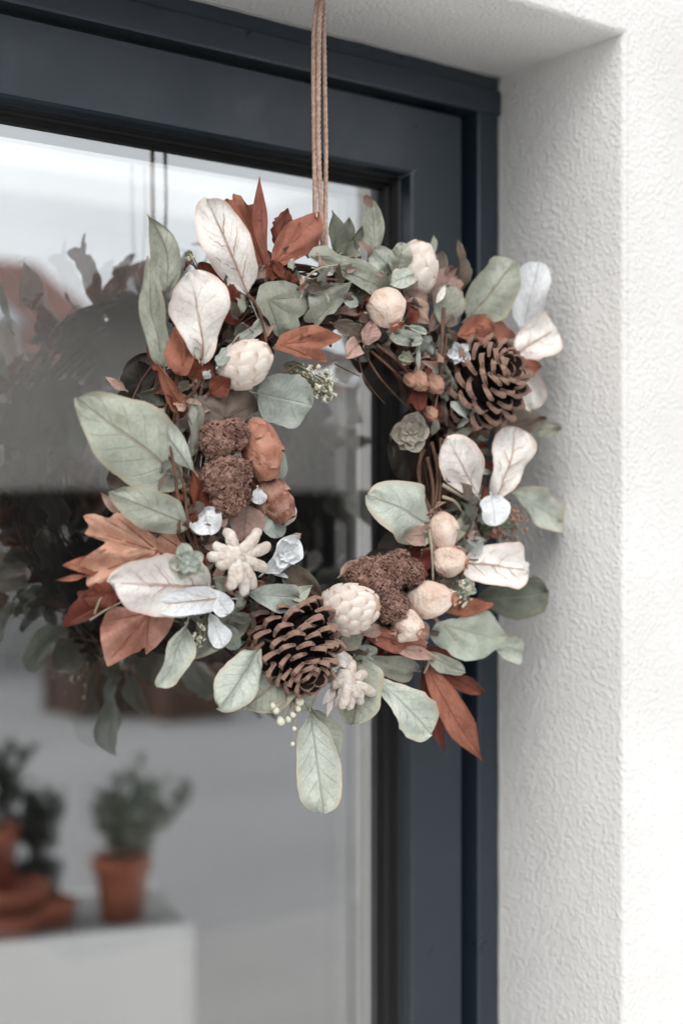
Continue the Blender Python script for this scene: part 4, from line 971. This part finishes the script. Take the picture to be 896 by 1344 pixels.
# ---- loose twigs and stalks that show
def twig(pts, r=.0013, m='twig'):
    P = [U(x, y, o_ / 1000) for x, y, o_ in pts]; out = []
    for i in range(len(P) - 1):
        p0, p1, p2, p3 = P[max(0, i - 1)], P[i], P[i + 1], P[min(len(P) - 1, i + 2)]
        for j in range(5):
            t = j / 5; out.append(.5 * (2 * p1 + (p2 - p0) * t + (2 * p0 - 5 * p1 + 4 * p2 - p3) * t * t + (3 * p1 - p0 - 3 * p2 + p3) * t ** 3))
    out.append(P[-1]); MB().tube(out, lambda t: r * (1 - .45 * t), 6).make('twig', M[m], wreath)
twig([(324, 386, 36), (338, 402, 40), (346, 430, 40), (350, 455, 38)], .0017)
twig([(582, 404, 38), (580, 440, 40), (577, 495, 40), (570, 540, 38)], .0018)
twig([(586, 440, 38), (582, 470, 40), (572, 500, 38)], .0012)
twig([(560, 600, 26), (568, 640, 30), (566, 690, 32), (562, 740, 34)], .0018)
twig([(566, 580, 26), (574, 620, 30), (570, 670, 32)], .0018)
twig([(556, 590, 22), (548, 620, 26), (560, 660, 30), (570, 690, 30)], .0016)
twig([(578, 575, 26), (578, 620, 32), (574, 690, 34)], .0016)
twig([(552, 585, 22), (550, 640, 26), (556, 690, 28)], .0015)
twig([(562, 690, 34), (566, 720, 40), (568, 762, 40)], .0015, 'stem')
twig([(580, 636, 34), (600, 648, 38), (618, 660, 38)], .0019, 'stem')
twig([(580, 652, 34), (596, 658, 38), (606, 672, 38)], .0017, 'stem')
twig([(590, 740, 30), (610, 735, 36), (640, 735, 34)], .0012)
twig([(596, 714, 30), (608, 706, 34), (618, 690, 34)], .0014)
twig([(470, 470, 20), (480, 500, 16), (505, 530, 12)], .0008); twig([(478, 462, 20), (500, 498, 18), (540, 540, 14)], .0012); twig([(486, 460, 24), (520, 490, 26), (548, 520, 22)], .0013)
twig([(440, 478, 16), (455, 486, 12), (472, 494, 8)], .0007); twig([(494, 452, 30), (524, 476, 32), (536, 492, 30)], .0014)
twig([(235, 700, 40), (232, 640, 42), (226, 600, 42), (222, 576, 42)], .0016); twig([(246, 690, 40), (242, 640, 42), (232, 610, 42)], .0014)
twig([(400, 366, 36), (420, 352, 38), (460, 346, 38)], .0011, 'stem'); twig([(390, 380, 36), (412, 366, 38), (446, 368, 38)], .0013); twig([(352, 500, 38), (372, 490, 38), (390, 478, 36)], .0013)
twig([(290, 500, 34), (300, 476, 36), (314, 440, 36)], .0020); twig([(446, 790, 30), (476, 776, 30), (500, 744, 26)], .0012)
twig([(118, 814, 28), (140, 800, 32), (160, 790, 34)], .0009, 'stem'); twig([(124, 806, 32), (130, 790, 34), (134, 784, 34)], .0008, 'stem')
twig([(556, 884, 36), (562, 870, 38), (560, 862, 38)], .0012, 'stem')
for i in range(26):
    a = rnd.uniform(2.6, 3.9) if i < 13 else rnd.uniform(-.5, .45); n = 10; sp_ = rnd.uniform(.4, .8); q0 = rnd.uniform(.8, 2.4); w1 = rnd.uniform(0, 30)
    pts = [ringp(a + sp_ * (j / n - .5), .027 + .003 * noise.noise(Vector((j * .4, w1, 0))), q0 + .6 * noise.noise(Vector((j * .25, w1, 4)))) for j in range(n + 1)]
    r0 = rnd.uniform(.0013, .002); MB().tube(pts, r0, 6).make('twig', M['twig'], wreath)

# ------------------------------------------------------------------ the cord it hangs from
cord = empty('hanging_cord', U(418, 310, .01)); tag(cord, 'doubled pale twisted cord holding up the wreath', 'cord')
def strand(pts, r=.0020):
    P = [U(x, y, o_ / 1000) for x, y, o_ in pts]; out = []
    for i in range(len(P) - 1):
        p0, p1, p2, p3 = P[max(0, i - 1)], P[i], P[i + 1], P[min(len(P) - 1, i + 2)]
        for j in range(24):
            t = j / 24; out.append(.5 * (2 * p1 + (p2 - p0) * t + (2 * p0 - 5 * p1 + 4 * p2 - p3) * t * t + (3 * p1 - p0 - 3 * p2 + p3) * t ** 3))
    out.append(P[-1]); o = None; dist = 0; ph = rnd.uniform(0, 6)
    e = empty('strand', P[0], cord)
    for ply in range(3):
        q = []; dist = 0
        for i, p in enumerate(out):
            if i: dist += (p - out[i - 1]).length
            an = dist * 6.283 / .013 + ply * 2.0944 + ph; q.append(p + (RGT * math.cos(an) + FWD * math.sin(an)) * r * .55)
        MB().tube(q, r * .62, 7).make('ply', M['cord'], e)
strand([(418, 340, 8), (414, 290, 14), (412.5, 190, 14), (411.5, 90, 14), (413, 30, 14), (420, -20, 14), (424, -60, 14)])
strand([(424, 335, 10), (421, 270, 16), (418, 190, 18), (418, 90, 18), (419, 30, 18), (423, -20, 16), (425, -60, 14)], .0019)
strand([(428, 335, 14), (427, 290, 14), (427.5, 200, 12), (426, 110, 12), (425, 40, 12), (425, -20, 12), (426, -60, 14)], .0018)
# hook in the soffit above the frame of the picture
hp_ = U(424.5, -62, .014); zt = ZH
hook = empty('ceiling_hook', (hp_.x, hp_.y, zt)); tag(hook, 'small metal hook in the white soffit holding the cord', 'hook')
MB().tube([(hp_.x, hp_.y, zt + .01), (hp_.x, hp_.y, hp_.z + .022)] + [(hp_.x + .011 * math.sin(t), hp_.y, hp_.z + .010 + .011 * math.cos(t)) for t in [i * .45 for i in range(1, 11)]], .0018, 8).make('shank', M['metal'], hook)
